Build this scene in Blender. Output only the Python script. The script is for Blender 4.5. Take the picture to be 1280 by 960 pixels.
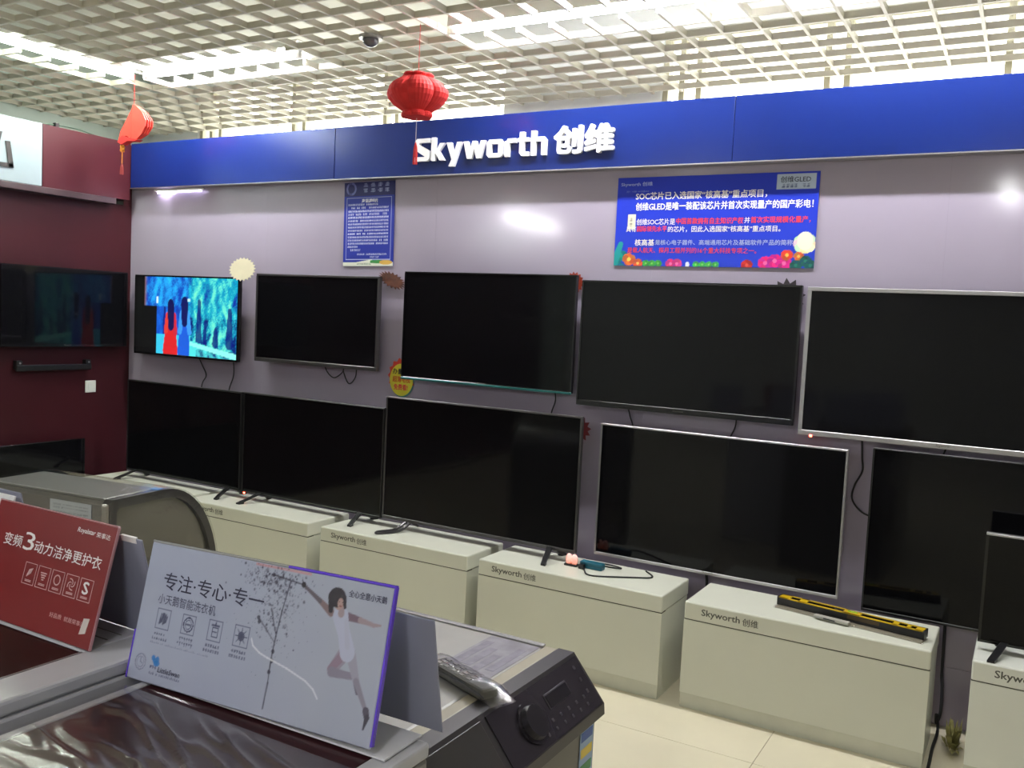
import bpy, bmesh, math, random
import numpy as np
from mathutils import Vector, Matrix, noise

random.seed(7)
for o in list(bpy.data.objects):
    bpy.data.objects.remove(o, do_unlink=True)
scene = bpy.context.scene
COL = scene.collection
R = math.radians
PI = math.pi

# ------------------------------------------------------------------ camera
cam_data = bpy.data.cameras.new('camera')
cam = bpy.data.objects.new('camera', cam_data)
COL.objects.link(cam)
cam_data.sensor_fit = 'HORIZONTAL'
cam_data.sensor_width = 36.0
cam_data.lens = 1135.55 / 1280 * 36.0
cam_data.clip_start = 0.05
cam_data.clip_end = 200
_yaw, _pitch, _roll = R(-29.797), R(4.1476), R(2.7963)
_f = Vector((math.sin(_yaw) * math.cos(_pitch), math.cos(_yaw) * math.cos(_pitch), -math.sin(_pitch)))
_r = Vector((math.cos(_yaw), -math.sin(_yaw), 0))
_u = _r.cross(_f)
_r2 = math.cos(_roll) * _r + math.sin(_roll) * _u
_u2 = -math.sin(_roll) * _r + math.cos(_roll) * _u
cam.matrix_world = Matrix(((_r2.x, _u2.x, -_f.x, 0), (_r2.y, _u2.y, -_f.y, 0), (_r2.z, _u2.z, -_f.z, 1.55), (0, 0, 0, 1)))
scene.camera = cam

# ------------------------------------------------------------------ world, exposure, lamp levels
world = bpy.data.worlds.new('overcast_sky')
scene.world = world
world.use_nodes = True
bg = world.node_tree.nodes['Background']
bg.inputs['Color'].default_value = (1.0, 0.96, 0.87, 1)
bg.inputs['Strength'].default_value = 5.0
scene.view_settings.view_transform = 'Standard'
scene.view_settings.look = 'None'
scene.view_settings.gamma = 1.0
scene.view_settings.use_curve_mapping = False
scene.view_settings.exposure = 0.22
TUBE = 190.0          # emission of the fluorescent tubes
TUBE_COL = (0.98, 0.98, 1.0)
TUBE_GREEN = (0.90, 1.0, 0.86)


# ------------------------------------------------------------------ helpers
def lin(c):
    out = []
    for v in c[:3]:
        v = v / 255.0
        out.append(v / 12.92 if v <= 0.04045 else ((v + 0.055) / 1.055) ** 2.4)
    return tuple(out)


MATS = {}


def mat(name, rgb, rough=0.5, metal=0.0, spec=0.5, var=0.06, scale=12.0, bump=0.0, coat=0.0, bscale=60.0):
    """principled material with procedural colour variation and optional fine relief"""
    if name in MATS:
        return MATS[name]
    m = bpy.data.materials.new(name)
    m.use_nodes = True
    nt = m.node_tree
    b = nt.nodes['Principled BSDF']
    c = lin(rgb)
    tc = nt.nodes.new('ShaderNodeTexCoord')
    ns = nt.nodes.new('ShaderNodeTexNoise')
    ns.inputs['Scale'].default_value = scale
    ns.inputs['Detail'].default_value = 4
    nt.links.new(tc.outputs['Object'], ns.inputs['Vector'])
    ramp = nt.nodes.new('ShaderNodeValToRGB')
    ramp.color_ramp.elements[0].position = 0.3
    ramp.color_ramp.elements[1].position = 0.7
    ramp.color_ramp.elements[0].color = tuple(v * (1 - var) for v in c) + (1,)
    ramp.color_ramp.elements[1].color = tuple(min(1, v * (1 + var)) for v in c) + (1,)
    nt.links.new(ns.outputs['Fac'], ramp.inputs['Fac'])
    nt.links.new(ramp.outputs['Color'], b.inputs['Base Color'])
    b.inputs['Roughness'].default_value = rough
    b.inputs['Metallic'].default_value = metal
    b.inputs['Specular IOR Level'].default_value = spec
    b.inputs['Coat Weight'].default_value = coat
    b.inputs['Coat Roughness'].default_value = 0.08
    if bump > 0:
        n2 = nt.nodes.new('ShaderNodeTexNoise')
        n2.inputs['Scale'].default_value = bscale
        nt.links.new(tc.outputs['Object'], n2.inputs['Vector'])
        bp = nt.nodes.new('ShaderNodeBump')
        bp.inputs['Strength'].default_value = bump
        bp.inputs['Distance'].default_value = 0.01
        nt.links.new(n2.outputs['Fac'], bp.inputs['Height'])
        nt.links.new(bp.outputs['Normal'], b.inputs['Normal'])
    MATS[name] = m
    return m


def emit(name, rgb_lin, strength):
    if name in MATS:
        return MATS[name]
    m = bpy.data.materials.new(name)
    m.use_nodes = True
    b = m.node_tree.nodes['Principled BSDF']
    b.inputs['Base Color'].default_value = (0.8, 0.8, 0.8, 1)
    b.inputs['Emission Color'].default_value = tuple(rgb_lin) + (1,)
    b.inputs['Emission Strength'].default_value = strength
    MATS[name] = m
    return m


def print_mat(name, rough=0.35, spec=0.5, emission=0.0, coat=0.0):
    """flat print: colour from the picture stored on the surface"""
    m = bpy.data.materials.new(name)
    m.use_nodes = True
    nt = m.node_tree
    b = nt.nodes['Principled BSDF']
    a = nt.nodes.new('ShaderNodeAttribute')
    a.attribute_name = 'Col'
    if emission > 0:
        b.inputs['Base Color'].default_value = (0.01, 0.01, 0.01, 1)
        nt.links.new(a.outputs['Color'], b.inputs['Emission Color'])
        b.inputs['Emission Strength'].default_value = emission
    else:
        nt.links.new(a.outputs['Color'], b.inputs['Base Color'])
    b.inputs['Roughness'].default_value = rough
    b.inputs['Specular IOR Level'].default_value = spec
    b.inputs['Coat Weight'].default_value = coat
    return m


def film_mat(name, gloss=0.22, rough=0.1, tint=(0.95, 0.95, 0.95), bump=0.5, bscale=14.0):
    """clear plastic film: see-through with glossy streaks"""
    m = bpy.data.materials.new(name)
    m.use_nodes = True
    nt = m.node_tree
    nt.nodes.remove(nt.nodes['Principled BSDF'])
    out = nt.nodes['Material Output']
    t = nt.nodes.new('ShaderNodeBsdfTransparent')
    t.inputs['Color'].default_value = tint + (1,)
    g = nt.nodes.new('ShaderNodeBsdfGlossy')
    g.inputs['Roughness'].default_value = rough
    g.inputs['Color'].default_value = (1, 1, 1, 1)
    lw0 = nt.nodes.new('ShaderNodeLayerWeight')
    lw = nt.nodes.new('ShaderNodeMath')
    lw.operation = 'POWER'
    lw.inputs[1].default_value = 4.0
    nt.links.new(lw0.outputs['Facing'], lw.inputs[0])
    ad = nt.nodes.new('ShaderNodeMath')
    ad.operation = 'MULTIPLY_ADD'
    ad.inputs[1].default_value = 0.6
    ad.inputs[2].default_value = gloss
    ad.use_clamp = True
    nt.links.new(lw.outputs[0], ad.inputs[0])
    if bump > 0:
        tc = nt.nodes.new('ShaderNodeTexCoord')
        n2 = nt.nodes.new('ShaderNodeTexNoise')
        n2.inputs['Scale'].default_value = bscale
        n2.inputs['Detail'].default_value = 3
        n2.inputs['Distortion'].default_value = 1.5
        nt.links.new(tc.outputs['Object'], n2.inputs['Vector'])
        bp = nt.nodes.new('ShaderNodeBump')
        bp.inputs['Strength'].default_value = bump
        bp.inputs['Distance'].default_value = 0.02
        nt.links.new(n2.outputs['Fac'], bp.inputs['Height'])
        nt.links.new(bp.outputs['Normal'], g.inputs['Normal'])
    mx = nt.nodes.new('ShaderNodeMixShader')
    nt.links.new(ad.outputs[0], mx.inputs['Fac'])
    nt.links.new(t.outputs[0], mx.inputs[1])
    nt.links.new(g.outputs[0], mx.inputs[2])
    nt.links.new(mx.outputs[0], out.inputs['Surface'])
    MATS[name] = m
    return m


def add_box(bm, x0, x1, y0, y1, z0, z1, bev=0.0, seg=2):
    b2 = bmesh.new()
    bmesh.ops.create_cube(b2, size=1.0)
    for v in b2.verts:
        v.co = Vector(((x0 + x1) / 2 + v.co.x * (x1 - x0), (y0 + y1) / 2 + v.co.y * (y1 - y0), (z0 + z1) / 2 + v.co.z * (z1 - z0)))
    if bev > 0:
        bmesh.ops.bevel(b2, geom=list(b2.edges), offset=bev, segments=seg, affect='EDGES', profile=0.5)
    merge(bm, b2)
    return bm


def merge(bm, b2):
    me = bpy.data.meshes.new('tmp')
    b2.to_mesh(me)
    b2.free()
    bm.from_mesh(me)
    bpy.data.meshes.remove(me)


def box(x0, x1, y0, y1, z0, z1, bev=0.0, seg=2):
    return add_box(bmesh.new(), x0, x1, y0, y1, z0, z1, bev, seg)


def add_prism(bm, pts, axis, a, b):
    """closed outline pts (two coordinates) extruded along axis from a to b"""
    def P(p, t):
        if axis == 'X':
            return (t, p[0], p[1])
        if axis == 'Y':
            return (p[0], t, p[1])
        return (p[0], p[1], t)
    v0 = [bm.verts.new(P(p, a)) for p in pts]
    v1 = [bm.verts.new(P(p, b)) for p in pts]
    n = len(pts)
    bm.faces.new(v0)
    bm.faces.new(v1[::-1])
    for i in range(n):
        bm.faces.new((v0[i], v1[i], v1[(i + 1) % n], v0[(i + 1) % n]))
    bmesh.ops.recalc_face_normals(bm, faces=list(bm.faces))
    return bm


def prism(pts, axis, a, b):
    return add_prism(bmesh.new(), pts, axis, a, b)


def smooth_path(pts, sub=6):
    P = [Vector(p) for p in pts]
    if len(P) < 3:
        return P
    out = []
    for i in range(len(P) - 1):
        p0 = P[max(i - 1, 0)]
        p1, p2 = P[i], P[i + 1]
        p3 = P[min(i + 2, len(P) - 1)]
        for k in range(sub):
            t = k / sub
            out.append(0.5 * ((2 * p1) + (-p0 + p2) * t + (2 * p0 - 5 * p1 + 4 * p2 - p3) * t * t + (-p0 + 3 * p1 - 3 * p2 + p3) * t ** 3))
    out.append(P[-1])
    return out


def add_sweep(bm, pts, r, seg=6, smooth=True, r1=None):
    P = smooth_path(pts) if smooth else [Vector(p) for p in pts]
    rings = []
    n = len(P)
    for i, p in enumerate(P):
        d = (P[min(i + 1, n - 1)] - P[max(i - 1, 0)]).normalized()
        a = d.cross(Vector((0.31, 0.17, 0.93)))
        if a.length < 1e-4:
            a = d.cross(Vector((1, 0, 0)))
        a.normalize()
        b = d.cross(a).normalized()
        rr = r if r1 is None else r + (r1 - r) * i / max(1, n - 1)
        rings.append([bm.verts.new(p + rr * (math.cos(2 * PI * k / seg) * a + math.sin(2 * PI * k / seg) * b)) for k in range(seg)])
    for i in range(n - 1):
        for k in range(seg):
            bm.faces.new((rings[i][k], rings[i][(k + 1) % seg], rings[i + 1][(k + 1) % seg], rings[i + 1][k]))
    bm.faces.new(rings[0][::-1])
    bm.faces.new(rings[-1])
    bmesh.ops.recalc_face_normals(bm, faces=list(bm.faces))
    return bm


def sweep(pts, r, seg=6, smooth=True, r1=None):
    return add_sweep(bmesh.new(), pts, r, seg, smooth, r1)


def obj(name, bm, m, parent=None, smooth=False):
    me = bpy.data.meshes.new(name)
    if isinstance(bm, bpy.types.Mesh):
        me = bm
    else:
        bm.to_mesh(me)
        bm.free()
    if smooth:
        me.polygons.foreach_set('use_smooth', [True] * len(me.polygons))
    me.materials.clear()
    me.materials.append(m)
    o = bpy.data.objects.new(name, me)
    COL.objects.link(o)
    if parent:
        o.parent = parent
    return o


def tag(o, label, cat, group=None):
    o['label'] = label
    o['category'] = cat
    if group:
        o['group'] = group
    return o


def thing(name, label, cat, loc=(0, 0, 0), rotz=0.0, group=None):
    o = bpy.data.objects.new(name, None)
    o.empty_display_size = 0.1
    COL.objects.link(o)
    o.location = loc
    o.rotation_euler = (0, 0, rotz)
    return tag(o, label, cat, group)


def struct(name, bm, m, label=None):
    o = obj(name, bm, m)
    o['kind'] = 'structure'
    if label:
        o['label'] = label
    return o


def text_mesh(body, x0, z0, w, h, y, bold=0.0, depth=0.0, shear=0.0, ref=None):
    """characters as flat mesh facing -Y, filling the box x0..x0+w, z0..z0+h (None keeps proportion)"""
    cu = bpy.data.curves.new('txt', 'FONT')
    cu.body = body
    cu.size = 1.0
    cu.resolution_u = 2
    cu.offset = bold
    cu.shear = shear
    if depth > 0:
        cu.extrude = 0.5
    ob = bpy.data.objects.new('txt', cu)
    COL.objects.link(ob)
    dg = bpy.context.evaluated_depsgraph_get()
    me = bpy.data.meshes.new_from_object(ob.evaluated_get(dg))
    bpy.data.objects.remove(ob, do_unlink=True)
    bpy.data.curves.remove(cu)
    n = len(me.vertices)
    co = np.empty(n * 3, dtype=np.float32)
    me.vertices.foreach_get('co', co)
    co = co.reshape(-1, 3)
    u0, v0 = co[:, 0].min(), co[:, 1].min()
    uw, vh = co[:, 0].max() - u0, co[:, 1].max() - v0
    sx = w / uw if w else None
    sz = h / vh if h else None
    if sx is None:
        sx = sz
    if sz is None:
        sz = sx
    out = np.empty_like(co)
    out[:, 0] = x0 + (co[:, 0] - u0) * sx
    out[:, 2] = z0 + (co[:, 1] - v0) * sz
    out[:, 1] = y - (co[:, 2] + (0.5 if depth > 0 else 0)) * (depth if depth > 0 else 0)
    me.vertices.foreach_set('co', out.ravel())
    me.update()
    return me


def text(name, body, m, parent, x0, z0, w, h, y, bold=0.0, depth=0.0, shear=0.0):
    me = text_mesh(body, x0, z0, w, h, y, min(bold, 0.0), depth, shear)
    if bold > 0:                      # heavier strokes: the same outlines laid over each other slightly shifted
        zs = [v.co.z for v in me.vertices]
        d = bold * (max(zs) - min(zs)) * 1.1
        base = me.copy()
        bm = bmesh.new()
        bm.from_mesh(me)
        for k, (dx, dz) in enumerate(((d, 0), (-d, 0), (0, d * .7), (0, -d * .7))):
            m2 = base.copy()
            m2.transform(Matrix.Translation((dx, -.00004 * (k + 1), dz)))
            bm.from_mesh(m2)
            bpy.data.meshes.remove(m2)
        bpy.data.meshes.remove(base)
        bm.to_mesh(me)
        bm.free()
    return obj(name, me, m, parent)


class Picture:
    """a flat printed picture: colours stored per point of a fine grid"""

    def __init__(s, w, h, step, base):
        s.w, s.h = w, h
        s.nx, s.nz = int(w / step) + 1, int(h / step) + 1
        s.X, s.Z = np.meshgrid(np.linspace(0, w, s.nx), np.linspace(0, h, s.nz))
        s.img = np.empty((s.nz, s.nx, 3))
        s.img[:] = lin(base)

    def blend(s, a, c):
        a = np.clip(a, 0, 1)[..., None]
        s.img = s.img * (1 - a) + np.array(lin(c)) * a

    def rect(s, x0, x1, z0, z1, c, a=1.0):
        s.blend(((s.X >= x0) & (s.X <= x1) & (s.Z >= z0) & (s.Z <= z1)) * a, c)

    def disc(s, x, z, r, c, a=1.0, rz=None, soft=0.001):
        rz = rz or r
        d = np.hypot((s.X - x) / r, (s.Z - z) / rz)
        s.blend(np.clip((1 - d) * r / soft, 0, 1) * a, c)

    def ring(s, x, z, r, t, c, a=1.0):
        d = np.abs(np.hypot(s.X - x, s.Z - z) - r)
        s.blend((d < t) * a, c)

    def limb(s, p, q, r0, r1, c, a=1.0, soft=0.0012):
        px, pz = p
        dx, dz = q[0] - px, q[1] - pz
        L = dx * dx + dz * dz + 1e-12
        t = np.clip(((s.X - px) * dx + (s.Z - pz) * dz) / L, 0, 1)
        d = np.hypot(s.X - px - t * dx, s.Z - pz - t * dz)
        s.blend(np.clip((r0 + (r1 - r0) * t - d) / soft + 0.5, 0, 1) * a, c)

    def frame(s, x0, x1, z0, z1, t, c, a=1.0):
        s.rect(x0, x1, z0, z0 + t, c, a)
        s.rect(x0, x1, z1 - t, z1, c, a)
        s.rect(x0, x0 + t, z0, z1, c, a)
        s.rect(x1 - t, x1, z0, z1, c, a)

    def block_line(s, x0, x1, z, h, c, a=0.8, cw=None):
        """a line of print too small to read: a row of small uneven blocks"""
        cw = cw or h
        x = x0
        while x + cw * 0.8 < x1:
            if random.random() > 0.06:
                for k in range(3):
                    zz = z + h * (k + 0.2) / 3
                    s.rect(x + cw * random.uniform(0, .2), x + cw * random.uniform(.65, .9), zz, zz + h * 0.22, c, a * random.uniform(.6, 1))
                s.rect(x + cw * .35, x + cw * .55, z, z + h, c, a * random.uniform(.3, 1))
            x += cw

    def build(s, name, m, parent, x0, y, z0):
        co = np.empty((s.nz * s.nx, 3), dtype=np.float32)
        co[:, 0] = (s.X + x0).ravel()
        co[:, 1] = y
        co[:, 2] = (s.Z + z0).ravel()
        i = np.arange(s.nz * s.nx).reshape(s.nz, s.nx)
        f = np.stack([i[:-1, :-1], i[:-1, 1:], i[1:, 1:], i[1:, :-1]], -1).reshape(-1, 4)
        me = bpy.data.meshes.new(name)
        me.vertices.add(len(co))
        me.vertices.foreach_set('co', co.ravel())
        me.loops.add(f.size)
        me.loops.foreach_set('vertex_index', f.ravel().astype(np.int32))
        me.polygons.add(len(f))
        me.polygons.foreach_set('loop_start', np.arange(0, f.size, 4, dtype=np.int32))
        me.polygons.foreach_set('loop_total', np.full(len(f), 4, dtype=np.int32))
        me.update()
        at = me.color_attributes.new('Col', 'FLOAT_COLOR', 'POINT')
        rgba = np.ones((len(co), 4), dtype=np.float32)
        rgba[:, :3] = s.img.reshape(-1, 3)
        at.data.foreach_set('color', rgba.ravel())
        return obj(name, me, m, parent)


# ------------------------------------------------------------------ materials
M_wall = mat('lilac_laminate', (166, 157, 175), rough=0.11, spec=0.5, var=0.02, scale=3)
M_red = mat('wine_red_laminate', (54, 14, 22), rough=0.45, spec=0.3, var=0.05, scale=4)
M_redtop = mat('wine_red_board', (66, 22, 30), rough=0.4, spec=0.3, var=0.05, scale=4)
M_white = mat('white_paint', (222, 224, 222), rough=0.6, var=0.03, scale=3)
M_slab = mat('slab_paint', (228, 228, 220), rough=0.8, var=0.08, scale=1.5)
M_slat = mat('grid_slat_paint', (206, 202, 188), rough=0.5, var=0.06, scale=5)
M_tile = mat('cream_polished_tile', (222, 214, 188), rough=0.12, spec=0.5, var=0.05, scale=2.5)
M_grout = mat('tile_grout', (170, 160, 138), rough=0.8)
M_blue = mat('blue_acrylic', (16, 34, 98), rough=0.24, spec=0.35, var=0.04, scale=3)
M_silver = mat('brushed_silver', (190, 190, 194), rough=0.3, metal=0.9, var=0.05, scale=40)
M_cream = mat('cream_lacquer', (216, 217, 202), rough=0.28, var=0.025, scale=3)
M_cream2 = mat('pale_cream_lacquer', (226, 228, 218), rough=0.28, var=0.02, scale=3)  # a little paler and less yellow than the other cabinets
M_kick = mat('kick_board', (206, 206, 190), rough=0.4, var=0.04)
M_groove = mat('dark_groove', (70, 68, 56), rough=0.8)
M_letter_w = mat('white_acrylic_letters', (244, 244, 248), rough=0.35, var=0.01)
M_letter_g = mat('grey_letters', (92, 92, 84), rough=0.4, metal=0.3, var=0.05)
M_screen = mat('lcd_glass', (13, 13, 16), rough=0.07, spec=0.2, var=0.1, scale=2)
M_black = mat('black_plastic', (24, 24, 26), rough=0.35, var=0.1)
M_gloss_black = mat('gloss_black', (14, 14, 16), rough=0.12, var=0.1)
M_bezel_s = mat('silver_bezel', (176, 174, 176), rough=0.3, metal=0.7, var=0.04, scale=30)
M_bezel_d = mat('graphite_bezel', (88, 86, 88), rough=0.3, metal=0.7, var=0.04, scale=30)
M_cable = mat('black_cable', (26, 25, 28), rough=0.5)
M_lantern = mat('red_tissue_paper', (196, 34, 34), rough=0.8, var=0.1, scale=20)
M_lantern2 = mat('red_card_paper', (214, 62, 48), rough=0.7, var=0.06, scale=20)
M_gold = mat('gold_thread', (214, 140, 40), rough=0.6, var=0.15, scale=60)
M_wm_grey = mat('washer_grey', (128, 126, 122), rough=0.3, metal=0.25, var=0.04, scale=6)
M_wm_top = mat('washer_top_grey', (170, 168, 164), rough=0.35, metal=0.1, var=0.06, scale=7)
M_wm_dark = mat('washer_dark', (66, 63, 64), rough=0.32, metal=0.3, var=0.05, scale=10)
M_wm_white = mat('washer_white', (184, 184, 190), rough=0.3, var=0.03)
M_wm_beige = mat('washer_trim_beige', (172, 164, 142), rough=0.35, var=0.05)
M_maroon = mat('maroon_glass', (54, 26, 30), rough=0.3, spec=0.4, var=0.35, scale=5)
M_sign = mat('sign_acrylic', (178, 182, 204), rough=0.25, var=0.02)
M_sign_edge = mat('violet_acrylic_edge', (96, 62, 210), rough=0.15, spec=0.7, var=0.1)
M_leaf = mat('grey_backing_board', (140, 142, 160), rough=0.5, var=0.03)
M_redsign = mat('red_sign_print', (122, 18, 22), rough=0.3, var=0.04, scale=6)
M_ink = mat('dark_ink', (44, 42, 70), rough=0.5)
M_inkw = mat('white_ink', (236, 232, 232), rough=0.5, var=0.01)
M_inkr = mat('red_ink', (228, 60, 70), rough=0.5)
M_inkb = mat('blue_ink', (30, 110, 190), rough=0.5)
M_inky = mat('black_ink', (30, 26, 24), rough=0.5)

# ------------------------------------------------------------------ the setting
YW, XL = 3.97, -5.22          # faces of the display wall and of the red wall
# floor: grout bed and polished tiles
fl = struct('floor', box(-6.4, 3.4, -5.0, 5.0, -0.12, -0.003), M_grout)
tile_me = None
tx = -0.763 - 0.8 * 7
for i in range(13):
    for j in range(13):
        x, y = tx + 0.8 * i, 3.2 - 0.8 * 10 + 0.8 * j
        if x > 3.3 or y > 4.9:
            continue
        if tile_me is None:
            o = obj('tile', box(0.001, 0.799, 0.001, 0.799, -0.0028, 0.0, 0.0008, 1), M_tile, fl)
            tile_me = o.data
        else:
            o = bpy.data.objects.new('tile', tile_me)
            COL.objects.link(o)
            o.parent = fl
        o.location = (x, y, 0)

# display wall behind the televisions, in laminate panels
wb = struct('wall_back', box(XL, 3.3, YW + 0.004, YW + 0.07, 0, 2.55), M_wall)
xs = [XL + 1.22 * k for k in range(7)] + [3.3]
for i in range(len(xs) - 1):
    for z0, z1 in ((0, 0.243), (0.243, 2.55)):
        obj('panel', box(xs[i] + 0.0002, xs[i + 1] - 0.0002, YW, YW + 0.004, z0 + 0.001, z1 - 0.001), M_wall, wb)

# red partition on the left, upper board standing proud
wl = struct('wall_left', box(XL - 0.08, XL, -2.0, YW, 0, 2.16), M_red)
obj('header_board', box(XL - 0.08, XL + 0.06, 3.31, 3.909, 2.19, 2.555), M_redtop, wl)
obj('header_filler', box(XL - 0.08, XL, 3.909, YW, 2.16, 2.555), M_redtop, wl)
obj('header_rail', box(XL - 0.08, XL + 0.075, -2.0, 3.80, 2.15, 2.188, 0.003), mat('dark_rail', (62, 46, 50), rough=0.4), wl)

# outer shell
struct('wall_outer_left', box(-6.5, -6.38, -5.1, 5.1, 0, 3.36), mat('pale_green_wall', (200, 214, 208), rough=0.6, var=0.03))
struct('wall_right', box(3.4, 3.5, -5.1, 5.1, 0, 3.36), M_white)
struct('wall_front', box(-6.5, 3.5, -5.1, -5.0, 0, 3.36), M_white)
WZ0, WZ1 = 2.0, 3.22
win_x = [(-5.80, -3.02), (-1.97, 1.60)]
bmw = bmesh.new()
add_box(bmw, -6.5, 3.5, 5.0, 5.14, 0, WZ0)
add_box(bmw, -6.5, 3.5, 5.0, 5.14, WZ1, 3.36)
for a, b in ((-6.5, win_x[0][0]), (win_x[0][1], win_x[1][0]), (win_x[1][1], 3.5)):
    add_box(bmw, a, b, 5.0, 5.14, WZ0, WZ1)
struct('wall_window', bmw, M_white)
M_alu = mat('window_aluminium', (176, 172, 150), rough=0.4, metal=0.3)
M_glass = film_mat('window_glass', gloss=0.02, rough=0.02, tint=(0.97, 0.99, 0.98), bump=0)
for n, ((a, b), posts) in enumerate(zip(win_x, ([-5.63, -4.77, -3.93], [-1.81, -1.01, -0.17, 0.68]))):
    w = struct('window_%d' % (n + 1), add_box(add_box(box(a, b, 5.02, 5.08, WZ0, WZ0 + .04), a, b, 5.02, 5.08, WZ1 - .05, WZ1),
                                              a, a + .03, 5.02, 5.08, WZ0 + .04, WZ1 - .05), M_alu)
    for p in posts:
        for d in (-.05, .05):
            obj('mullion', box(p + d - .016, p + d + .016, 5.02, 5.08, WZ0 + .04, WZ1 - .05), M_alu, w)
    e = [a] + posts + [b]
    for i in range(len(e) - 1):
        obj('glass_pane', box(e[i] + .03, e[i + 1] - .03, 5.045, 5.051, WZ0 + .04, WZ1 - .05), M_glass, w)

# ceiling slab and the open grid hanging below it
ce = struct('ceiling', box(-6.5, 3.5, -5.1, 5.14, 3.36, 3.46), M_slab)
GZ0, GZ1, P, TH = 2.87, 2.900, 0.172, 0.007
xbars = [3.895 + P * k for k in range(-51, 7) if -4.95 < 3.895 + P * k < 4.99]
ybars = [-2.36 + P * k for k in range(-24, 34) if -6.36 < -2.36 + P * k < 3.38]
# lamp troughs: (x0, x1, y0, y1) openings in the grid, long side along the tube
FIX = [(-2.52, -1.15, 3.57, 3.71, 'X'), (-4.75, -3.48, 3.57, 3.78, 'X'), (-4.945, -4.77, 2.25, 3.70, 'Y'),
       (-1.05, .30, 3.57, 3.71, 'X'), (-3.27, -3.13, -2.10, -.75, 'Y'),  # last one here: unseen fill lamp, added to brighten cabinet fronts and sign
       (-.37, -.23, -1.75, -.40, 'Y'), (-6.07, -5.93, -3.70, -2.05, 'Y')]
LOW = (4, 5, 6)    # these hang just under the grid


def cut(lo, hi, holes):
    seg = [(lo, hi)]
    for a, b in holes:
        new = []
        for s, e in seg:
            if b <= s or a >= e:
                new.append((s, e))
            else:
                if a > s:
                    new.append((s, a))
                if b < e:
                    new.append((b, e))
        seg = new
    return seg


for y in xbars:
    for s, e in cut(-6.37, 3.39, [(f[0], f[1]) for f in FIX if f[2] - .03 < y < f[3] + .03]):
        obj('slat', box(s, e, y - TH, y + TH, GZ0, GZ1), M_slat, ce)
for x in ybars:
    for s, e in cut(-4.97, 4.99, [(f[2], f[3]) for f in FIX if f[0] - .01 < x < f[1] + .01]):
        obj('slat', box(x - TH, x + TH, s, e, GZ0 + .0006, GZ1 - .0006), M_slat, ce)

# fluorescent lamps in the troughs
M_tray = mat('lamp_tray_white', (240, 240, 236), rough=0.5, var=0.02)
M_tube = emit('fluorescent_tube', TUBE_COL, TUBE)
M_tubeg = emit('fluorescent_tube_greenish', TUBE_GREEN, TUBE * .5)
lamp_labels = ['bare fluorescent tube lamp in the ceiling grid above the white brand lettering',
               'fluorescent ceiling lamp parallel to the blue sign in the left corner',
               'greenish fluorescent ceiling lamp running towards the camera at the left edge',
               'fluorescent tube lamp in the ceiling above the right end of the blue sign',
               'added low-hanging fluorescent fill lamp, out of view over the shop floor',
               'low-hanging fluorescent ceiling lamp behind the front-loading machine, over the open floor',
               'low-hanging fluorescent ceiling lamp far along the left outer wall']
for n, (x0, x1, y0, y1, ax) in enumerate(FIX):
    cx, cy = (x0 + x1) / 2, (y0 + y1) / 2
    L = (x1 - x0) if ax == 'X' else (y1 - y0)
    W = (y1 - y0) if ax == 'X' else (x1 - x0)
    t = thing('ceiling_light', lamp_labels[n], 'ceiling lamp', (cx, cy, GZ1 - (.045 if n in LOW else 0)), 0 if ax == 'X' else PI / 2, 'fluorescent ceiling lamps')
    h = W / 2 - .008 if n in (1, 2) else .034
    tray = prism([(-h, .0), (-h, .006), (-.03, .06), (.03, .06), (h, .006), (h, .0), (h - .004, .0), (.026, .055), (-.026, .055), (-h + .004, .0)], 'X', -L / 2 + .01, L / 2 - .01)
    obj('housing', tray, M_tray, t)
    offs = (0,)
    for dy in offs:
        tb = obj('tube', sweep([(-L / 2 + .05, dy, -.012), (L / 2 - .05, dy, -.012)], .015, 12, False), M_tubeg if n == 2 else M_tube, t, True)
        for s in (-1, 1):
            obj('lamp_holder', box(s * (L / 2 - .03) - .018, s * (L / 2 - .03) + .018, dy - .012, dy + .012, -.03, .05, .003), M_tray, t)

# small glassy detector dome on the grid
t = thing('ceiling_detector', 'small dark glassy dome fixed under the ceiling grid above the lantern', 'detector', (-2.89, 3.515, GZ0))
bm = bmesh.new()
bmesh.ops.create_uvsphere(bm, u_segments=16, v_segments=10, radius=.04)
bmesh.ops.scale(bm, vec=(1, 1, .8), verts=bm.verts)
bmesh.ops.translate(bm, vec=(0, 0, -.02), verts=bm.verts)
obj('dome', bm, mat('smoked_glass', (70, 70, 74), rough=0.05, spec=0.9), t, True)
obj('base_ring', add_sweep(bmesh.new(), [(0, 0, 0), (0, 0, -.014)], .058, 18, False), mat('detector_grey', (150, 150, 146), rough=0.3, metal=0.6), t)


# ------------------------------------------------------------------ blue fascia with the raised brand name
fa = thing('fascia_sign', 'long glossy blue fascia board with raised white lettering above the televisions', 'shop sign', (-2.3, 3.91, 2.27))
FX = [XL + .062, -3.44, -1.20, 1.04, 3.28]
for i in range(4):
    obj('fascia_panel', box(FX[i] + 2.3 + .001, FX[i + 1] + 2.3 - .001, 0, .058, 0, .28, .002, 1), M_blue, fa)
obj('bottom_trim', box(XL + .062 + 2.3, 3.28 + 2.3, -.003, .058, -.006, -.001), M_silver, fa)


def strokes(polys, depth, y):
    bm = bmesh.new()
    for k, p in enumerate(polys):
        add_prism(bm, p, 'Y', y - depth - .0003 * k, y - .0001 * k)
    return bm


# letters drawn on a unit grid: x advances, z is 0 at the baseline, 1 at ascender height
def quad(x0, z0, x1, z1, w):
    dx, dz = x1 - x0, z1 - z0
    L = math.hypot(dx, dz)
    nx, nz = -dz / L * w / 2, dx / L * w / 2
    return [(x0 + nx, z0 + nz), (x1 + nx, z1 + nz), (x1 - nx, z1 - nz), (x0 - nx, z0 - nz)]


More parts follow.
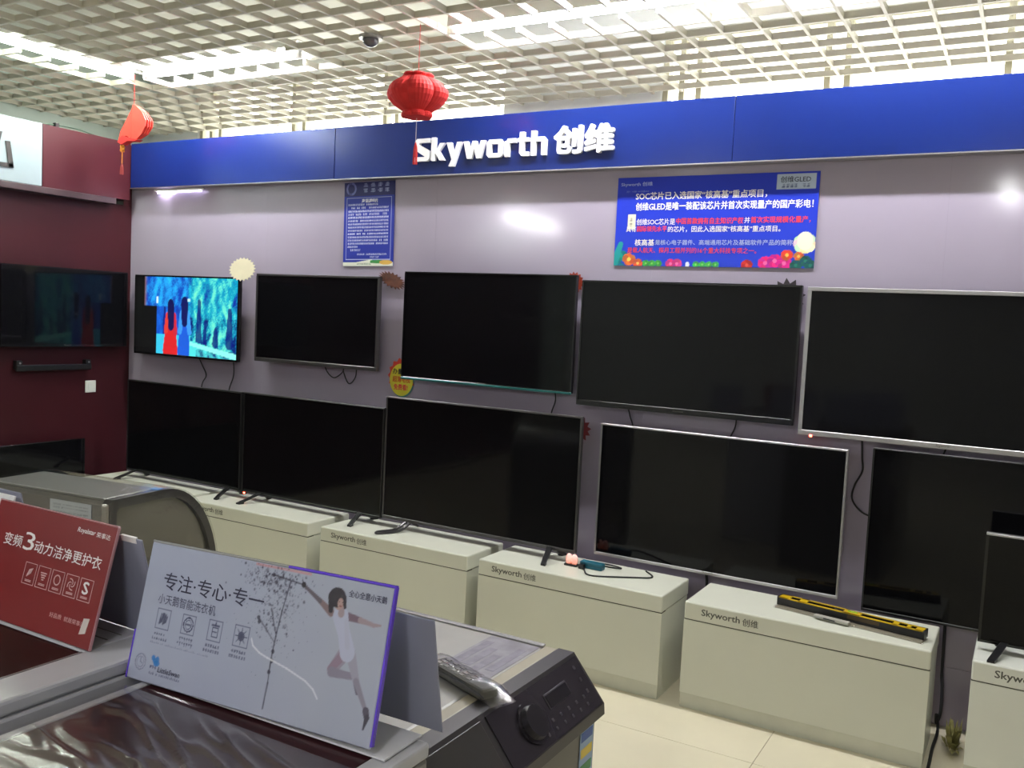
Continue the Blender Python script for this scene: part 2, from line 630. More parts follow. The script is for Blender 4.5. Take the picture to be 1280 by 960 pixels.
def rc(x0, x1, z0, z1):
    return [(x0, z0), (x1, z0), (x1, z1), (x0, z1)]


def ch(x0, x1, z0, z1, c):
    return [(x0 + c, z0), (x1 - c, z0), (x1, z0 + c), (x1, z1 - c), (x1 - c, z1), (x0 + c, z1), (x0, z1 - c), (x0, z0 + c)]


S = .175
xh = .74
LET = {
    'S': (.82, [rc(.12, .82, .80, .98), [(0, .62), (.02, .86), (.14, .98), (.3, .98), (.24, .62)], [(0, .64), (.0, .52), (.56, .20), (.82, .30), (.80, .44), (.24, .72)],
                [(.56, .0), (.72, 0), (.82, .12), (.82, .40), (.56, .30)], rc(-.05, .7, 0, .18)]),
    'k': (.72, [rc(0, .21, 0, 1.0), [(.21, .32), (.46, xh), (.72, xh), (.40, .36), (.21, .30)], [(.22, .46), (.40, .42), (.72, 0), (.46, 0), (.20, .34)]]),
    'y': (.80, [[(0, xh), (.24, xh), (.46, .02), (.30, -.0)], [(.56, xh), (.80, xh), (.42, -.28), (.14, -.28), (.30, .02)]]),
    'w': (1.10, [[(0, xh), (.22, xh), (.36, .0), (.20, .0)], [(.20, 0), (.42, 0), (.64, xh), (.46, xh)], [(.46, xh), (.64, xh), (.90, 0), (.68, 0)], [(.68, 0), (.90, 0), (1.10, xh), (.88, xh)]]),
    'o': (.80, [rc(.10, .70, 0, S), rc(.10, .70, xh - S, xh), [(0, .12), (.12, 0), (.22, 0), (.22, xh), (.12, xh), (0, xh - .12)], [(.80, .12), (.68, 0), (.58, 0), (.58, xh), (.68, xh), (.80, xh - .12)]]),
    'r': (.54, [rc(0, .22, 0, xh - .1), [(0, .50), (.14, xh), (.54, xh), (.54, xh - S), (.22, xh - S), (.1, .45)]]),
    't': (.54, [rc(.08, .30, .12, .98), rc(0, .54, xh - .15, xh), [(.08, .14), (.2, 0), (.54, 0), (.54, S - .01), (.2, S + .02)]]),
    'h': (.72, [rc(0, .22, 0, 1.0), rc(.15, .62, xh - S, xh), [(.50, 0), (.72, 0), (.72, xh - .12), (.60, xh), (.50, xh)]]),
}
wid = sum(LET[c][0] for c in 'Skyworth') + .09 * 7
lx0, lx1, lz, lh = -2.882 + 2.3, -2.105 + 2.3, .068, .118
sc = (lx1 - lx0) / wid
x = lx0
for c in 'Skyworth':
    w_, polys = LET[c]
    obj('letter', strokes([[(x + px * sc, lz + pz * lh) for px, pz in p] for p in polys], .018, -.001), M_letter_w, fa)
    x += (w_ + .09) * sc
for i, c in enumerate('创维'):
    bm = bmesh.new()
    for k, (dx, dz) in enumerate(((0, 0), (.005, 0), (-.005, 0), (0, .005), (0, -.005), (.004, .004), (-.004, -.004), (.004, -.004), (-.004, .004))):
        me = text_mesh(c, -2.060 + 2.3 + .162 * i + dx, .070 + dz, .14, .125, -.001 - .0002 * k, depth=.018)
        bm.from_mesh(me)
        bpy.data.meshes.remove(me)
    obj('letter', bm, M_letter_w, fa)


# ------------------------------------------------------------------ televisions
def brand(parent, body, w, z, y, m, cx=0):
    me = text_mesh(body, -w / 2 + cx, z, w, None, y)
    return obj('brand_mark', me, m, parent)


def tv(label, x0, x1, z0, z1, Y, bez=.012, bot=None, m_bez=None, depth=.045, feet=None, rest=None, rotz=0.0, roll=0.0,
       mount=None, standby=None, name='television', pic=None, loc=None, strip=None, badge=True, top=None):
    """front face at Y; feet = list of (offset, kind); rest = height of the surface the feet stand on"""
    m_bez = m_bez or M_black
    bot = bez if bot is None else bot
    w, h = x1 - x0, z1 - z0
    t = thing(name, label, 'television', loc or ((x0 + x1) / 2, Y, rest if rest is not None else z0), rotz, 'televisions on the walls and cabinets')
    dz = (z0 - rest) if rest is not None else 0
    a, b, c, d = -w / 2, w / 2, dz, dz + h
    fr = bmesh.new()
    add_box(fr, a, b, 0, depth * .5, c, c + bot, .0015, 1)
    add_box(fr, a, b, 0, depth * .5, d - bez, d, .0015, 1)
    add_box(fr, a, a + bez, 0, depth * .5, c + bot, d - bez)
    add_box(fr, b - bez, b, 0, depth * .5, c + bot, d - bez)
    parts = [obj('bezel', fr, m_bez, t)]
    sh = box(a + .002, b - .002, .012, depth * .6, c + .002, d - .002)
    add_box(sh, a + w * .08, b - w * .08, depth * .6, depth, c + h * .06, d - h * .35, .006)
    parts.append(obj('back_shell', sh, M_black, t))
    if pic is None:
        parts.append(obj('screen', box(a + bez, b - bez, .004, .012, c + bot, d - bez), M_screen, t))
    else:
        parts.append(obj('screen', box(a + bez, b - bez, .004, .012, c + bot, d - bez), M_screen, t))
        p = pic(w - 2 * bez, h - bot - bez)
        parts.append(p.build('screen_picture', print_mat('lit_screen', rough=.1, emission=1.0), t, a + bez, .0035, c + bot))
    if badge:
        parts.append(brand(t, 'Skyworth', .05, c + bot * .25, -.0006, M_letter_g))
    if top:
        parts.append(obj('top_strip', box(a, b, -.003, depth * .55, d - .007, d + .001, .001, 1), top, t))
    if strip:
        parts.append(obj('bottom_strip', box(a, b, -.004, .004, c - .004, c + .006, .001, 1), strip, t))
    if standby is not None:
        parts.append(obj('standby_light', box(standby - .006, standby + .006, -.004, .001, c - .006, c + .004, .002), emit('standby_red', (1, .05, .02), 14), t))
    if feet:
        for off, kind in feet:
            lg = bmesh.new()
            if kind == 'V':        # splayed blade, one arm to the front, one to the rear
                for yy in (-.125, .115):
                    y0_ = depth * .3
                    s_ = math.copysign(1, off)
                    xx = off - s_ * .02 + s_ * .05
                    add_prism(lg, [(y0_ - .012, c + .012), (y0_ + .012, c + .012), (yy + (.03 if yy < 0 else .0), .010), (yy + (.03 if yy < 0 else -.03), .0), (yy, .0), (yy, .008)] if yy < 0 else
                              [(y0_ - .012, c + .012), (y0_ + .012, c + .012), (yy, .008), (yy, 0), (yy - .03, 0), (yy - .03, .006)], 'X', off - .012, off + .012)
                # lean the toe sideways
                for v in lg.verts:
                    v.co.x += math.copysign(1, off) * (abs(v.co.y - depth * .3) / .12) * .035
            else:                  # open loop foot
                s_ = math.copysign(1, off)
                yf = depth * .3
                add_sweep(lg, [(off, yf, c + .005), (off + s_ * .03, yf - .06, .012), (off + s_ * .075, yf - .15, .0072), (off + s_ * .055, yf - .165, .0072), (off - s_ * .0, yf - .07, .010), (off - s_ * .02, yf, c)], .007, 6, True)
                add_sweep(lg, [(off, yf, c + .005), (off, yf + .09, .0072)], .007, 6, False)
            parts.append(obj('leg', lg, M_bezel_d if kind == 'L' else M_black, t))
    if mount:
        parts.append(obj('wall_bracket', box(-.16, .16, depth, mount, c + h * .3, c + h * .62), M_black, t))
    if roll:
        for p in parts:
            p.rotation_euler = (0, roll, 0)
    return t


# the lit picture: two women in red and blue walking under willows, strongly coloured
def show_picture(w, h):
    p = Picture(w, h, .006, (8, 40, 160))
    rnd = np.random.RandomState(3)
    ux, uz = p.X / w, p.Z / h
    nz_ = np.zeros_like(ux)
    for k in range(5):
        fx, fz = rnd.uniform(6, 40), rnd.uniform(3, 14)
        nz_ += np.sin(ux * fx * 2.4 + rnd.uniform(0, 6) + 2 * np.sin(uz * fz)) * np.cos(uz * fz + rnd.uniform(0, 6) + 2 * np.sin(ux * fx * .6)) / (1 + .3 * k)
    nz_ = nz_ / 3 + rnd.randn(*ux.shape) * .16
    p.blend((ux < .56) * np.clip(.5 + nz_ * .5, 0, 1) * .9, (20, 120, 240))
    p.blend((ux < .56) * (uz > .62) * np.clip(.35 + nz_, 0, 1), (40, 190, 255))
    p.blend((ux > .53) * np.clip(.62 + nz_ * .8, 0, 1), (20, 210, 220))
    p.blend((ux > .55) * np.clip(nz_ * 1.3 - .05, 0, 1), (130, 245, 200))
    p.blend((ux > .55) * (uz < .5) * np.clip(-nz_ * 1.5 + .15, 0, 1), (6, 20, 110))
    # trunks
    for cx_, tw, top in ((.64, .03, .7), (.70, .02, .45), (.80, .03, .35), (.93, .035, .6), (.30, .02, .6)):
        p.limb((cx_ * w, .18 * h), (cx_ * w, top * h), tw * w, tw * .5 * w, (8, 24, 120), .9)
    # path and water
    p.rect(.22 * w, .56 * w, 0, .26 * h, (60, 205, 235), .9)
    p.blend((uz < .24 - (ux - .45) * .36) * (ux > .45) * 1.0, (80, 225, 225))
    p.blend((uz < .10) * (ux > .62) * np.clip(.6 + nz_, 0, 1), (10, 40, 120))
    p.limb((.55 * w, .16 * h), (1.0 * w, .03 * h), .012 * w, .02 * w, (140, 250, 235))
    p.rect(.21 * w, .235 * w, .66 * h, .74 * h, (210, 240, 255))
    p.rect(.50 * w, .55 * w, .69 * h, .73 * h, (190, 250, 255))
    # woman in red
    p.limb((.362 * w, .42 * h), (.362 * w, .05 * h), .045 * w, .075 * w, (214, 36, 40))
    p.limb((.335 * w, .50 * h), (.315 * w, .30 * h), .025 * w, .02 * w, (220, 60, 50))
    p.limb((.39 * w, .50 * h), (.41 * w, .28 * h), .025 * w, .02 * w, (200, 40, 60))
    p.limb((.362 * w, .62 * h), (.365 * w, .36 * h), .035 * w, .028 * w, (14, 16, 80))
    p.disc(.36 * w, .66 * h, .03 * w, (14, 16, 80))
    # woman in blue
    p.limb((.50 * w, .46 * h), (.495 * w, .05 * h), .04 * w, .06 * w, (28, 92, 214))
    p.limb((.475 * w, .54 * h), (.455 * w, .30 * h), .024 * w, .02 * w, (60, 150, 235))
    p.limb((.525 * w, .54 * h), (.55 * w, .30 * h), .024 * w, .02 * w, (60, 150, 235))
    p.limb((.497 * w, .66 * h), (.50 * w, .42 * h), .034 * w, .028 * w, (10, 18, 90))
    p.disc(.497 * w, .70 * h, .03 * w, (10, 18, 90))
    # dark edge of the picture on the left
    p.blend((ux < .085) * 1.0, (4, 4, 6))
    p.blend((ux < .22) * (uz < .62) * 1.0, (5, 5, 8))
    p.blend(np.clip((.12 - ux) / .03, 0, 1) * (uz > .62), (120, 80, 70))
    p.blend((ux < .085) * 1.0, (4, 4, 6))
    return p


UY = 3.895
WM = YW - UY - .004
tv('switched-on television showing two women in red and blue dresses', -5.075, -4.135, 1.205, 1.712, UY, bez=.010, bot=.012, m_bez=M_gloss_black, mount=WM, pic=show_picture)
tv('small dark wall television with thin silver-grey frame, right of the switched-on one', -3.995, -3.083, 1.225, 1.738, UY, bez=.012, bot=.022, m_bez=M_bezel_d, mount=WM)
M_teal = mat('teal_strip', (36, 104, 104), rough=.3, metal=.3)
tv('dark wall television with a thin teal line along its bottom edge', -2.915, -1.905, 1.203, 1.768, UY, bez=.006, bot=.010, m_bez=M_gloss_black, mount=WM, strip=M_teal)
tv('all-black wall television hanging directly below the large blue poster', -1.875, -.860, 1.155, 1.745, UY, bez=.008, bot=.026, m_bez=M_gloss_black, mount=WM)
tv('silver-framed wall television with red standby light, uppermost at the right edge', -.838, .27, 1.122, 1.739, UY, bez=.016, bot=.022, m_bez=M_bezel_s, mount=WM, standby=-.50)
LY = 3.72
tv('dark television on the cabinets in the corner beside the red wall', -4.90, -3.905, .482, 1.052, LY, bez=.008, bot=.012, feet=[(-.40, 'V'), (.40, 'V')], rest=.44)
tv('dark television on cabinets with a red standby light, second in the lower row', -3.888, -2.879, .478, 1.055, LY, bez=.007, bot=.010, feet=[(-.36, 'V'), (.36, 'V')], rest=.44, standby=-.48)
tv('graphite-framed television on the cabinets below the yellow starburst sticker', -2.870, -1.755, .485, 1.118, LY, bez=.008, bot=.016, m_bez=M_bezel_d, feet=[(-.40, 'L'), (.42, 'V')], rest=.44)
tv('silver-framed television low on the wall behind the yellow spirit level', -1.720, -.623, .466, 1.084, 3.852, bez=.008, bot=.014, m_bez=M_bezel_s, mount=YW - 3.852 - .004)
tv('large black television mounted low on the wall at the right edge', -.536, .66, .43, 1.10, UY, bez=.006, bot=.010, mount=WM)
tv('small television with bright top edge standing on the rightmost cabinet', -.100, .56, .470, .868, 3.64, bez=.010, bot=.010, m_bez=M_gloss_black, feet=[(-.24, 'V'), (.24, 'V')], rest=.44, top=M_silver)
# televisions on the red wall face into the room along +X
tv('dark television on the red wall reflecting the lit screen beside it', 0, .835, 1.242, 1.722, 0, bez=.008, bot=.012, m_bez=M_gloss_black, rotz=PI / 2, mount=.075, loc=(XL + .08, 3.055 + .4175, 1.242))
tv('dark television on the red wall cut off by the left edge of the picture', 0, .835, 1.242, 1.735, 0, bez=.008, bot=.012, m_bez=M_gloss_black, rotz=PI / 2, mount=.075, loc=(XL + .08, 3.03 - .4175, 1.242))
tv('dark television mounted low on the red wall behind the grey washing machine', 0, 1.02, .09, .665, 0, bez=.008, bot=.012, m_bez=M_gloss_black, rotz=PI / 2, mount=.075, loc=(XL + .08, 3.60 - .51, .09))


# ------------------------------------------------------------------ cream display cabinets
cab_spec = [(-5.05, -4.145, 'cream cabinet in the corner beside the red wall', M_cream),
            (-4.105, -3.185, 'cream cabinet second from the red wall, half hidden by the grey washing machine', M_cream),
            (-3.097, -2.203, 'cream cabinet below the graphite-framed television, its left end behind the grey sign', M_cream),
            (-2.140, -1.247, 'cream cabinet with the teal box and loose cable on top', M_cream),
            (-1.152, -.236, 'cream cabinet with the yellow spirit level on top', M_cream),
            (-.106, .80, 'paler cabinet at the right edge carrying the small television', M_cream2)]
for i, (a, b, lab, m) in enumerate(cab_spec):
    t = thing('display_cabinet', lab, 'cabinet', ((a + b) / 2, 3.51, 0), 0, 'brand cabinets along the display wall')
    w = b - a
    D = .325
    obj('body', box(-w / 2 + .003, w / 2 - .003, .012, D, .0, .366), m, t)
    obj('top', box(-w / 2, w / 2, 0, D + .005, .368, .44, .006, 2), m, t)
    obj('front_panel', box(-w / 2, w / 2, 0, .0118, .062, .3655, .001, 1), m, t)
    obj('groove', box(-w / 2 + .001, w / 2 - .001, .003, .05, .3656, .368), M_groove, t)
    obj('kick_board', box(-w / 2 + .002, w / 2 - .002, .005, .0118, 0, .0615), M_kick, t)
    # brand print on the top rail
    text('lettering', 'Skyworth', M_letter_g, t, -w / 2 + .072, .386, .155, .034, -.0006, bold=.02)
    text('lettering', '创维', M_letter_g, t, -w / 2 + .238, .388, .062, .030, -.0006, bold=.01)

# ------------------------------------------------------------------ posters on the display wall
M_print = print_mat('poster_print', rough=.5, spec=.3)
# tall notice: lines of print too small to read
pw, ph = .35, .46
t = thing('notice_poster', 'tall narrow blue notice full of small white print on the wall', 'poster', (-3.225, 3.966, 1.797))
obj('sheet', box(-pw / 2, pw / 2, -.001, .002, 0, ph), mat('poster_paper', (36, 44, 140), rough=.4), t)
p = Picture(pw, ph, .0022, (34, 48, 150))
p.rect(0, pw, .385, ph, (30, 32, 92))  # shadow of the fascia painted into the top of the print
p.ring(.05, .425, .030, .006, (120, 124, 190), .8)
p.rect(.03, .055, .385, .46, (30, 32, 92), .6)
for k, z in enumerate((.432, .402)):
    for j in range(4):
        p.block_line(.135 + j * .05, .135 + j * .05 + .045, z, .022, (140, 144, 190), .9, cw=.038)
p.frame(.018, pw - .018, .035, .375, .0025, (200, 205, 240), .8)
p.block_line(.125, .235, .350, .017, (225, 228, 250), .9, cw=.024)
zz = .332
for k in range(15):
    a = .05 if k == 1 else .03
    e = pw - .03
    if k == 0:
        e = .24
    if k == 13:
        e = .11
    if k == 14:
        a, e = .05, .13
    p.block_line(a, e, zz, .0105, (222, 226, 250), .85)
    zz -= .0178
p.block_line(.09, pw - .04, .060, .009, (222, 226, 250), .8)
p.block_line(.19, .26, .045, .009, (222, 226, 250), .8)
p.rect(0, pw, 0, .022, (226, 228, 214))
p.limb((0, .004), (.2, .026), .004, .010, (226, 228, 214))
p.limb((.20, .024), (.26, .024), .008, .010, (70, 150, 80))
p.disc(.30, .020, .045, (222, 180, 90), rz=.013)
p.block_line(.10, .20, .007, .010, (60, 110, 70), .9)
p.build('print', M_print, t, -pw / 2, -.0014, 0)
for c in t.children:
    c.rotation_euler = (0, R(-.9), 0)
text('lettering', '产品声明', M_inkw, t, -.05, .347, .11, .02, -.0018, bold=.01).rotation_euler = (0, R(-.9), 0)

# large landscape poster
pw, ph = .915, .406
t = thing('banner_poster', 'large blue poster with white and red lines and a flower border on the wall', 'poster', (-1.293, 3.966, 1.82))
obj('sheet', box(-pw / 2, pw / 2, -.001, .002, 0, ph), mat('poster_paper', (36, 44, 140), rough=.4), t)
p = Picture(pw, ph, .0032, (28, 52, 190))
rnd = np.random.RandomState(5)
p.blend(np.clip(1 - p.Z / ph * 1.6, 0, 1) * .25, (60, 90, 220))


def petals(cx, cz, r, c, c2, n=9):
    for k in range(n):
        a = 2 * PI * k / n + rnd.uniform(-.3, .3)
        col = tuple(int(v * rnd.uniform(.75, 1.1)) for v in c)
        p.disc(cx + math.cos(a) * r * .55, cz + math.sin(a) * r * .5, r * .5, tuple(min(255, v) for v in col), rz=r * .42)
    p.disc(cx, cz, r * .3, c2)


for k in range(16):
    p.disc(rnd.uniform(0, .06), rnd.uniform(0, .06), .02, (20, rnd.randint(110, 160), rnd.randint(110, 140)), rz=.012)
p.limb((.0, .01), (.03, .10), .02, .012, (30, 150, 150))
petals(.075, .03, .032, (232, 110, 60), (250, 210, 90))
petals(.12, .012, .024, (226, 90, 60), (250, 200, 100))
for x_ in (.16, .19, .22):
    petals(x_, .012, .018, (70, 170, 70), (120, 200, 90))
for x_ in (.28, .31):
    petals(x_, .012, .024, (224, 60, 130), (240, 120, 170))
p.disc(.36, .008, .01, (230, 235, 245), rz=.014)
for x_ in (.40, .43, .46, .49):
    petals(x_, .010, .016, (70, 180, 80), (130, 210, 100))
petals(.63, .010, .026, (190, 50, 50), (220, 90, 70))
for x_, z_ in ((.71, .02), (.75, .03), (.79, .02)):
    petals(x_, z_, .032, (220, 40, 140), (240, 110, 170))
petals(.80, .055, .026, (228, 80, 50), (250, 190, 80))
petals(.85, .05, .022, (230, 110, 60), (250, 190, 80))
for x_, z_ in ((.84, .012), (.88, .03), (.90, .012)):
    petals(x_, z_, .026, (30, 90, 90), (40, 120, 100))
petals(.872, .105, .048, (238, 232, 205), (246, 240, 190))
p.disc(.872, .115, .034, (240, 236, 214), rz=.04)
p.rect(.736, .90, .332, .398, (182, 196, 214), .95)
p.block_line(.76, .88, .340, .017, (70, 80, 130), .8)
p.rect(.061, .098, .170, .238, (226, 222, 200))
p.block_line(.068, .094, .180, .018, (110, 110, 100), .7)
p.block_line(.068, .094, .205, .018, (110, 110, 100), .7)
p.block_line(.045, .16, .338, .007, (150, 165, 220), .6)
p.build('print', M_print, t, -pw / 2, -.0014, 0)
ox = -1.293


def pl(body, xa, xb, z, h, m, bold=.012):
    text('lettering', body, m, t, xa - ox, z - 1.82, xb - xa, h, -.002, bold=bold)


pl('Skyworth 创维', -1.734, -1.579, 2.183, .022, mat('pale_ink', (170, 180, 226), rough=.5))
pl('创维GLED', -.998, -.872, 2.182, .026, M_ink)
pl('SOC芯片已入选国家“核高基”重点项目，', -1.657, -1.052, 2.122, .035, M_inkw, .022)
pl('创维GLED是唯一装配该芯片并首次实现量产的国产彩电！', -1.655, -.855, 2.074, .036, M_inkw, .022)
pl('创维SOC芯片是', -1.647, -1.460, 2.008, .028, M_inkw)
pl('中国首款拥有自主知识产权', -1.455, -1.148, 2.010, .028, M_inkr, .02)
pl('并', -1.143, -1.119, 2.012, .026, M_inkw)
pl('首次实现规模化量产，', -1.115, -.862, 2.012, .028, M_inkr, .02)
pl('具有', -1.697, -1.648, 1.976, .026, M_inkw)
pl('国际领先水平', -1.643, -1.498, 1.977, .026, M_inkr, .02)
pl('的芯片，因此入选国家“核高基”重点项目。', -1.492, -.985, 1.974, .027, M_inkw)
pl('核高基', -1.650, -1.555, 1.913, .029, M_inkw, .02)
pl('是核心电子器件、高端通用芯片及基础软件产品的简称，', -1.55, -.92, 1.916, .024, mat('pale_ink', (170, 180, 226), rough=.5))
pl('是载人航天、探月工程并列的16个重大科技专项之一。', -1.685, -1.082, 1.880, .025, M_inkr, .012)

# ------------------------------------------------------------------ starburst price cards and sticker


def burst(name, label, cat, loc, r, n, m, rot, thick=.003, ratio=.8, group=None, rz=1.0):
    o = obj(name, prism([((r if k % 2 == 0 else r * ratio) * math.cos(PI * k / n + .1), rz * (r if k % 2 == 0 else r * ratio) * math.sin(PI * k / n + .1)) for k in range(2 * n)], 'Y', -thick / 2, thick / 2), m)
    o.location = loc
    o.rotation_euler = rot
    return tag(o, label, cat, group)


GB = 'starburst price cards on the televisions'
M_card_w = mat('cream_card', (214, 206, 178), rough=.6)
M_card_b = mat('brown_red_card', (84, 44, 30), rough=.5, var=.5, scale=30)
M_card_d = mat('dark_card', (40, 32, 36), rough=.5)
M_card_r = mat('dark_red_card', (96, 24, 30), rough=.5)
M_card_o = mat('orange_red_card', (150, 52, 28), rough=.5, var=.3, scale=30)
M_card_g = mat('grey_green_card', (140, 146, 128), rough=.5)
burst('starburst_card', 'blank cream starburst card at the top corner of the switched-on television', 'price card', (-4.105, 3.888, 1.760), .100, 22, M_card_w, (R(-8), 0, R(6)), ratio=.84, group=GB, rz=.72)
burst('starburst_card', 'brown and red starburst card on the small silver-grey framed television', 'price card', (-3.045, 3.957, 1.722), .100, 20, M_card_b, (0, R(18), 0), ratio=.72, group=GB, rz=.42)
burst('starburst_card', 'orange-red starburst card on the top corner of the teal-lined television', 'price card', (-1.948, 3.957, 1.735), .052, 16, M_card_o, (R(4), 0, R(0)), ratio=.8, group=GB)
burst('starburst_card', 'dark starburst card sticking up over the television below the large poster', 'price card', (-.935, 3.957, 1.700), .078, 12, M_card_d, (0, 0, 0), ratio=.7, group=GB)
burst('starburst_card', 'dark red starburst card behind the graphite-framed television edge', 'price card', (-1.792, 3.775, 1.055), .060, 12, M_card_r, (0, 0, 0), ratio=.7, group=GB)
burst('starburst_card', 'grey-green starburst card cut off by the right edge of the picture', 'price card', (.055, 3.957, 1.78), .075, 12, M_card_g, (0, 0, 0), ratio=.7, group=GB)

t = thing('starburst_sticker', 'yellow starburst sticker with red spikes and three printed lines on wall', 'sticker', (-2.963, 3.9685, 1.195))
obj('spikes', prism([((.092 if k % 2 == 0 else .078) * math.cos(PI * k / 14), .012 + (.100 if k % 2 == 0 else .084) * math.sin(PI * k / 14)) for k in range(28)], 'Y', -.003, 0.001), mat('sticker_red', (206, 60, 40), rough=.5), t)
obj('yellow_disc', prism([(.078 * math.cos(PI * k / 16), -.008 + .088 * math.sin(PI * k / 16)) for k in range(32)], 'Y', -.0036, -.0031), mat('sticker_yellow', (226, 216, 60), rough=.5), t)
obj('teal_rim', prism([(.078 * math.cos(PI * k / 16) + .006, -.012 + .092 * math.sin(PI * k / 16)) for k in range(32)], 'Y', -.0028, -.001), mat('sticker_teal', (70, 130, 130), rough=.5), t)  # teal disc set slightly off behind the yellow one
text('lettering', '办量贩', M_inky, t, -.058, .022, .10, .030, -.004, bold=.03)
text('lettering', '超薄电视', mat('orange_ink', (206, 92, 24), rough=.5), t, -.058, -.022, .118, .032, -.004, bold=.03)
text('lettering', '免费看!', M_inkr, t, -.048, -.064, .092, .032, -.004, bold=.03)

# ------------------------------------------------------------------ cables
GC = 'television cables hanging on the wall'


def cable(label, pts, r=.0035):
    tag(obj('cable', sweep(pts, r, 6), M_cable, None, True), label, 'cable', GC)


cable('thin cable below the switched-on television, left of two', [(-4.53, 3.945, 1.22), (-4.50, 3.955, 1.16), (-4.47, 3.96, 1.10), (-4.50, 3.955, 1.04), (-4.50, 3.945, .90)])
cable('thin cable below the switched-on television, right of two', [(-4.22, 3.945, 1.22), (-4.225, 3.955, 1.12), (-4.26, 3.955, 1.03), (-4.27, 3.945, .90)])
cable('looped cable hanging under the small silver-grey framed television', [(-3.50, 3.945, 1.26), (-3.475, 3.945, 1.20), (-3.42, 3.945, 1.165), (-3.36, 3.945, 1.20), (-3.35, 3.945, 1.235), (-3.35, 3.945, 1.20), (-3.31, 3.945, 1.14), (-3.265, 3.945, 1.18), (-3.26, 3.945, 1.26)])
cable('single short cable under the teal-lined television', [(-2.02, 3.945, 1.22), (-2.015, 3.955, 1.16), (-2.035, 3.955, 1.09), (-2.05, 3.95, .95)])
cable('short cable under the television below the poster, left of two', [(-1.63, 3.945, 1.17), (-1.62, 3.955, 1.12), (-1.60, 3.955, 1.06), (-1.60, 3.95, .95)])
cable('short cable under the television below the poster, right of two', [(-1.115, 3.945, 1.17), (-1.12, 3.955, 1.12), (-1.145, 3.955, 1.05), (-1.15, 3.95, .95)])
cable('long curving cable between the silver-framed and the large black television', [(-.59, 3.945, 1.15), (-.585, 3.958, 1.05), (-.58, 3.958, .99), (-.605, 3.958, .93), (-.612, 3.958, .87), (-.57, 3.958, .82), (-.50, 3.958, .80)], .004)
cable('straight cable under the silver-framed television at the right edge', [(-.265, 3.945, 1.15), (-.285, 3.955, 1.09), (-.305, 3.955, 1.03), (-.31, 3.95, .95)])
cable('bundle of dark cables between the teal-box cabinet and the spirit level cabinet', [(-1.26, 3.945, .60), (-1.235, 3.945, .52), (-1.20, 3.945, .42), (-1.20, 3.945, .20), (-1.20, 3.93, .01)], .007)
cable('black cable curling on the floor between the two rightmost cabinets', [(-.225, 3.94, .42), (-.222, 3.93, .24), (-.214, 3.90, .17), (-.212, 3.87, .09), (-.222, 3.86, .05), (-.224, 3.85, .09), (-.214, 3.84, .03), (-.220, 3.72, .007), (-.218, 3.58, .007), (-.217, 3.44, .007)], .006)
tag(obj('loose_cable', sweep([(-1.44, 3.81, .444), (-1.38, 3.735, .444), (-1.44, 3.68, .444), (-1.60, 3.585, .444), (-1.66, 3.63, .444), (-1.69, 3.70, .444), (-1.70, 3.755, .444), (-1.62, 3.76, .444), (-1.545, 3.775, .444), (-1.60, 3.80, .444), (-1.68, 3.79, .444)], .0035, 6), M_cable, None, True), 'thin black cable lying in loops on the cabinet by the teal box', 'cable')
tag(obj('cable_plug', box(-1.705, -1.678, 3.655, 3.675, .4405, .462, .004), M_black), 'small black plug lying beside the loose cable', 'plug')

# wires along the top of the red partition
tag(obj('roof_wire', sweep([(-5.20, 3.33, 2.56), (-5.20, 3.42, 2.572), (-5.2, 3.56, 2.575), (-5.2, 3.68, 2.562), (-5.2, 3.80, 2.56), (-5.19, 3.93, 2.559)], .004, 6), mat('dark_green_wire', (40, 62, 50), rough=.5), None, True), 'dark green wires lying along the top of the red partition', 'wire')
tag(obj('wire_clip', box(-5.215, -5.185, 3.405, 3.43, 2.556, 2.585, .004), M_black), 'small black clip holding wires on the red partition top', 'clip')

# ------------------------------------------------------------------ things on the cabinets
# teal adapter box and the glowing red-orange neon plug
t = thing('adapter_box', 'small teal plastic box lying on the cabinet below the silver frame', 'box', (-1.655, 3.70, .4455 + .0))
obj('casing', box(-.055, .055, -.02, .02, -.005, .026, .005), mat('teal_plastic', (22, 92, 112), rough=.35), t)
obj('lid_seam', box(-.0555, .0555, -.0205, .0205, .010, .0115), M_black, t)
t = thing('indicator_plug', 'clear plug glowing orange beside the teal box on the cabinet', 'plug', (-1.752, 3.685, .44))
bm = bmesh.new()
for s in (-1, 1):
    b2 = bmesh.new()
    bmesh.ops.create_uvsphere(b2, u_segments=14, v_segments=9, radius=.020)
    bmesh.ops.scale(b2, vec=(.8, .7, 1.35), verts=b2.verts)
    bmesh.ops.translate(b2, vec=(s * .0135, 0, .028), verts=b2.verts)
    merge(bm, b2)
obj('glow_body', bm, emit('orange_glow', (1.0, .16, .05), .55), t, True)
obj('plug_base', box(-.032, .032, -.016, .016, .0, .010, .003), M_black, t)

# spirit level on a film-wrapped package
t = thing('wrapped_package', 'flat clear-wrapped package lying under the yellow spirit level', 'package', (-.545, 3.655, .4405), R(-9.5))
obj('carton', box(-.28, .28, -.040, .022, 0, .006, .001, 1), mat('grey_brown_card', (150, 142, 122), rough=.5), t)
obj('clip_block', box(-.115, .02, -.062, -.034, .0062, .016, .002), mat('light_grey_plastic', (172, 170, 160), rough=.4), t)
obj('slot', box(-.075, -.03, -.0628, -.0615, .0085, .0135), M_black, t)
obj('film', box(-.285, .285, -.044, .026, -.0003, .0066, .001, 1), film_mat('clear_wrap', .12, .08), t)
t = thing('spirit_level', 'yellow and black spirit level lying across the cabinet under a television', 'spirit level', (-.545, 3.668, .4480), R(-9.5))
lv = bmesh.new()
L2 = .277
Ht = .032
slots = [(-.235, -.195), (-.165, -.02), (.045, .165), (.185, .215), (.228, .248)]
e = [-L2] + [v for s in slots for v in s] + [L2]
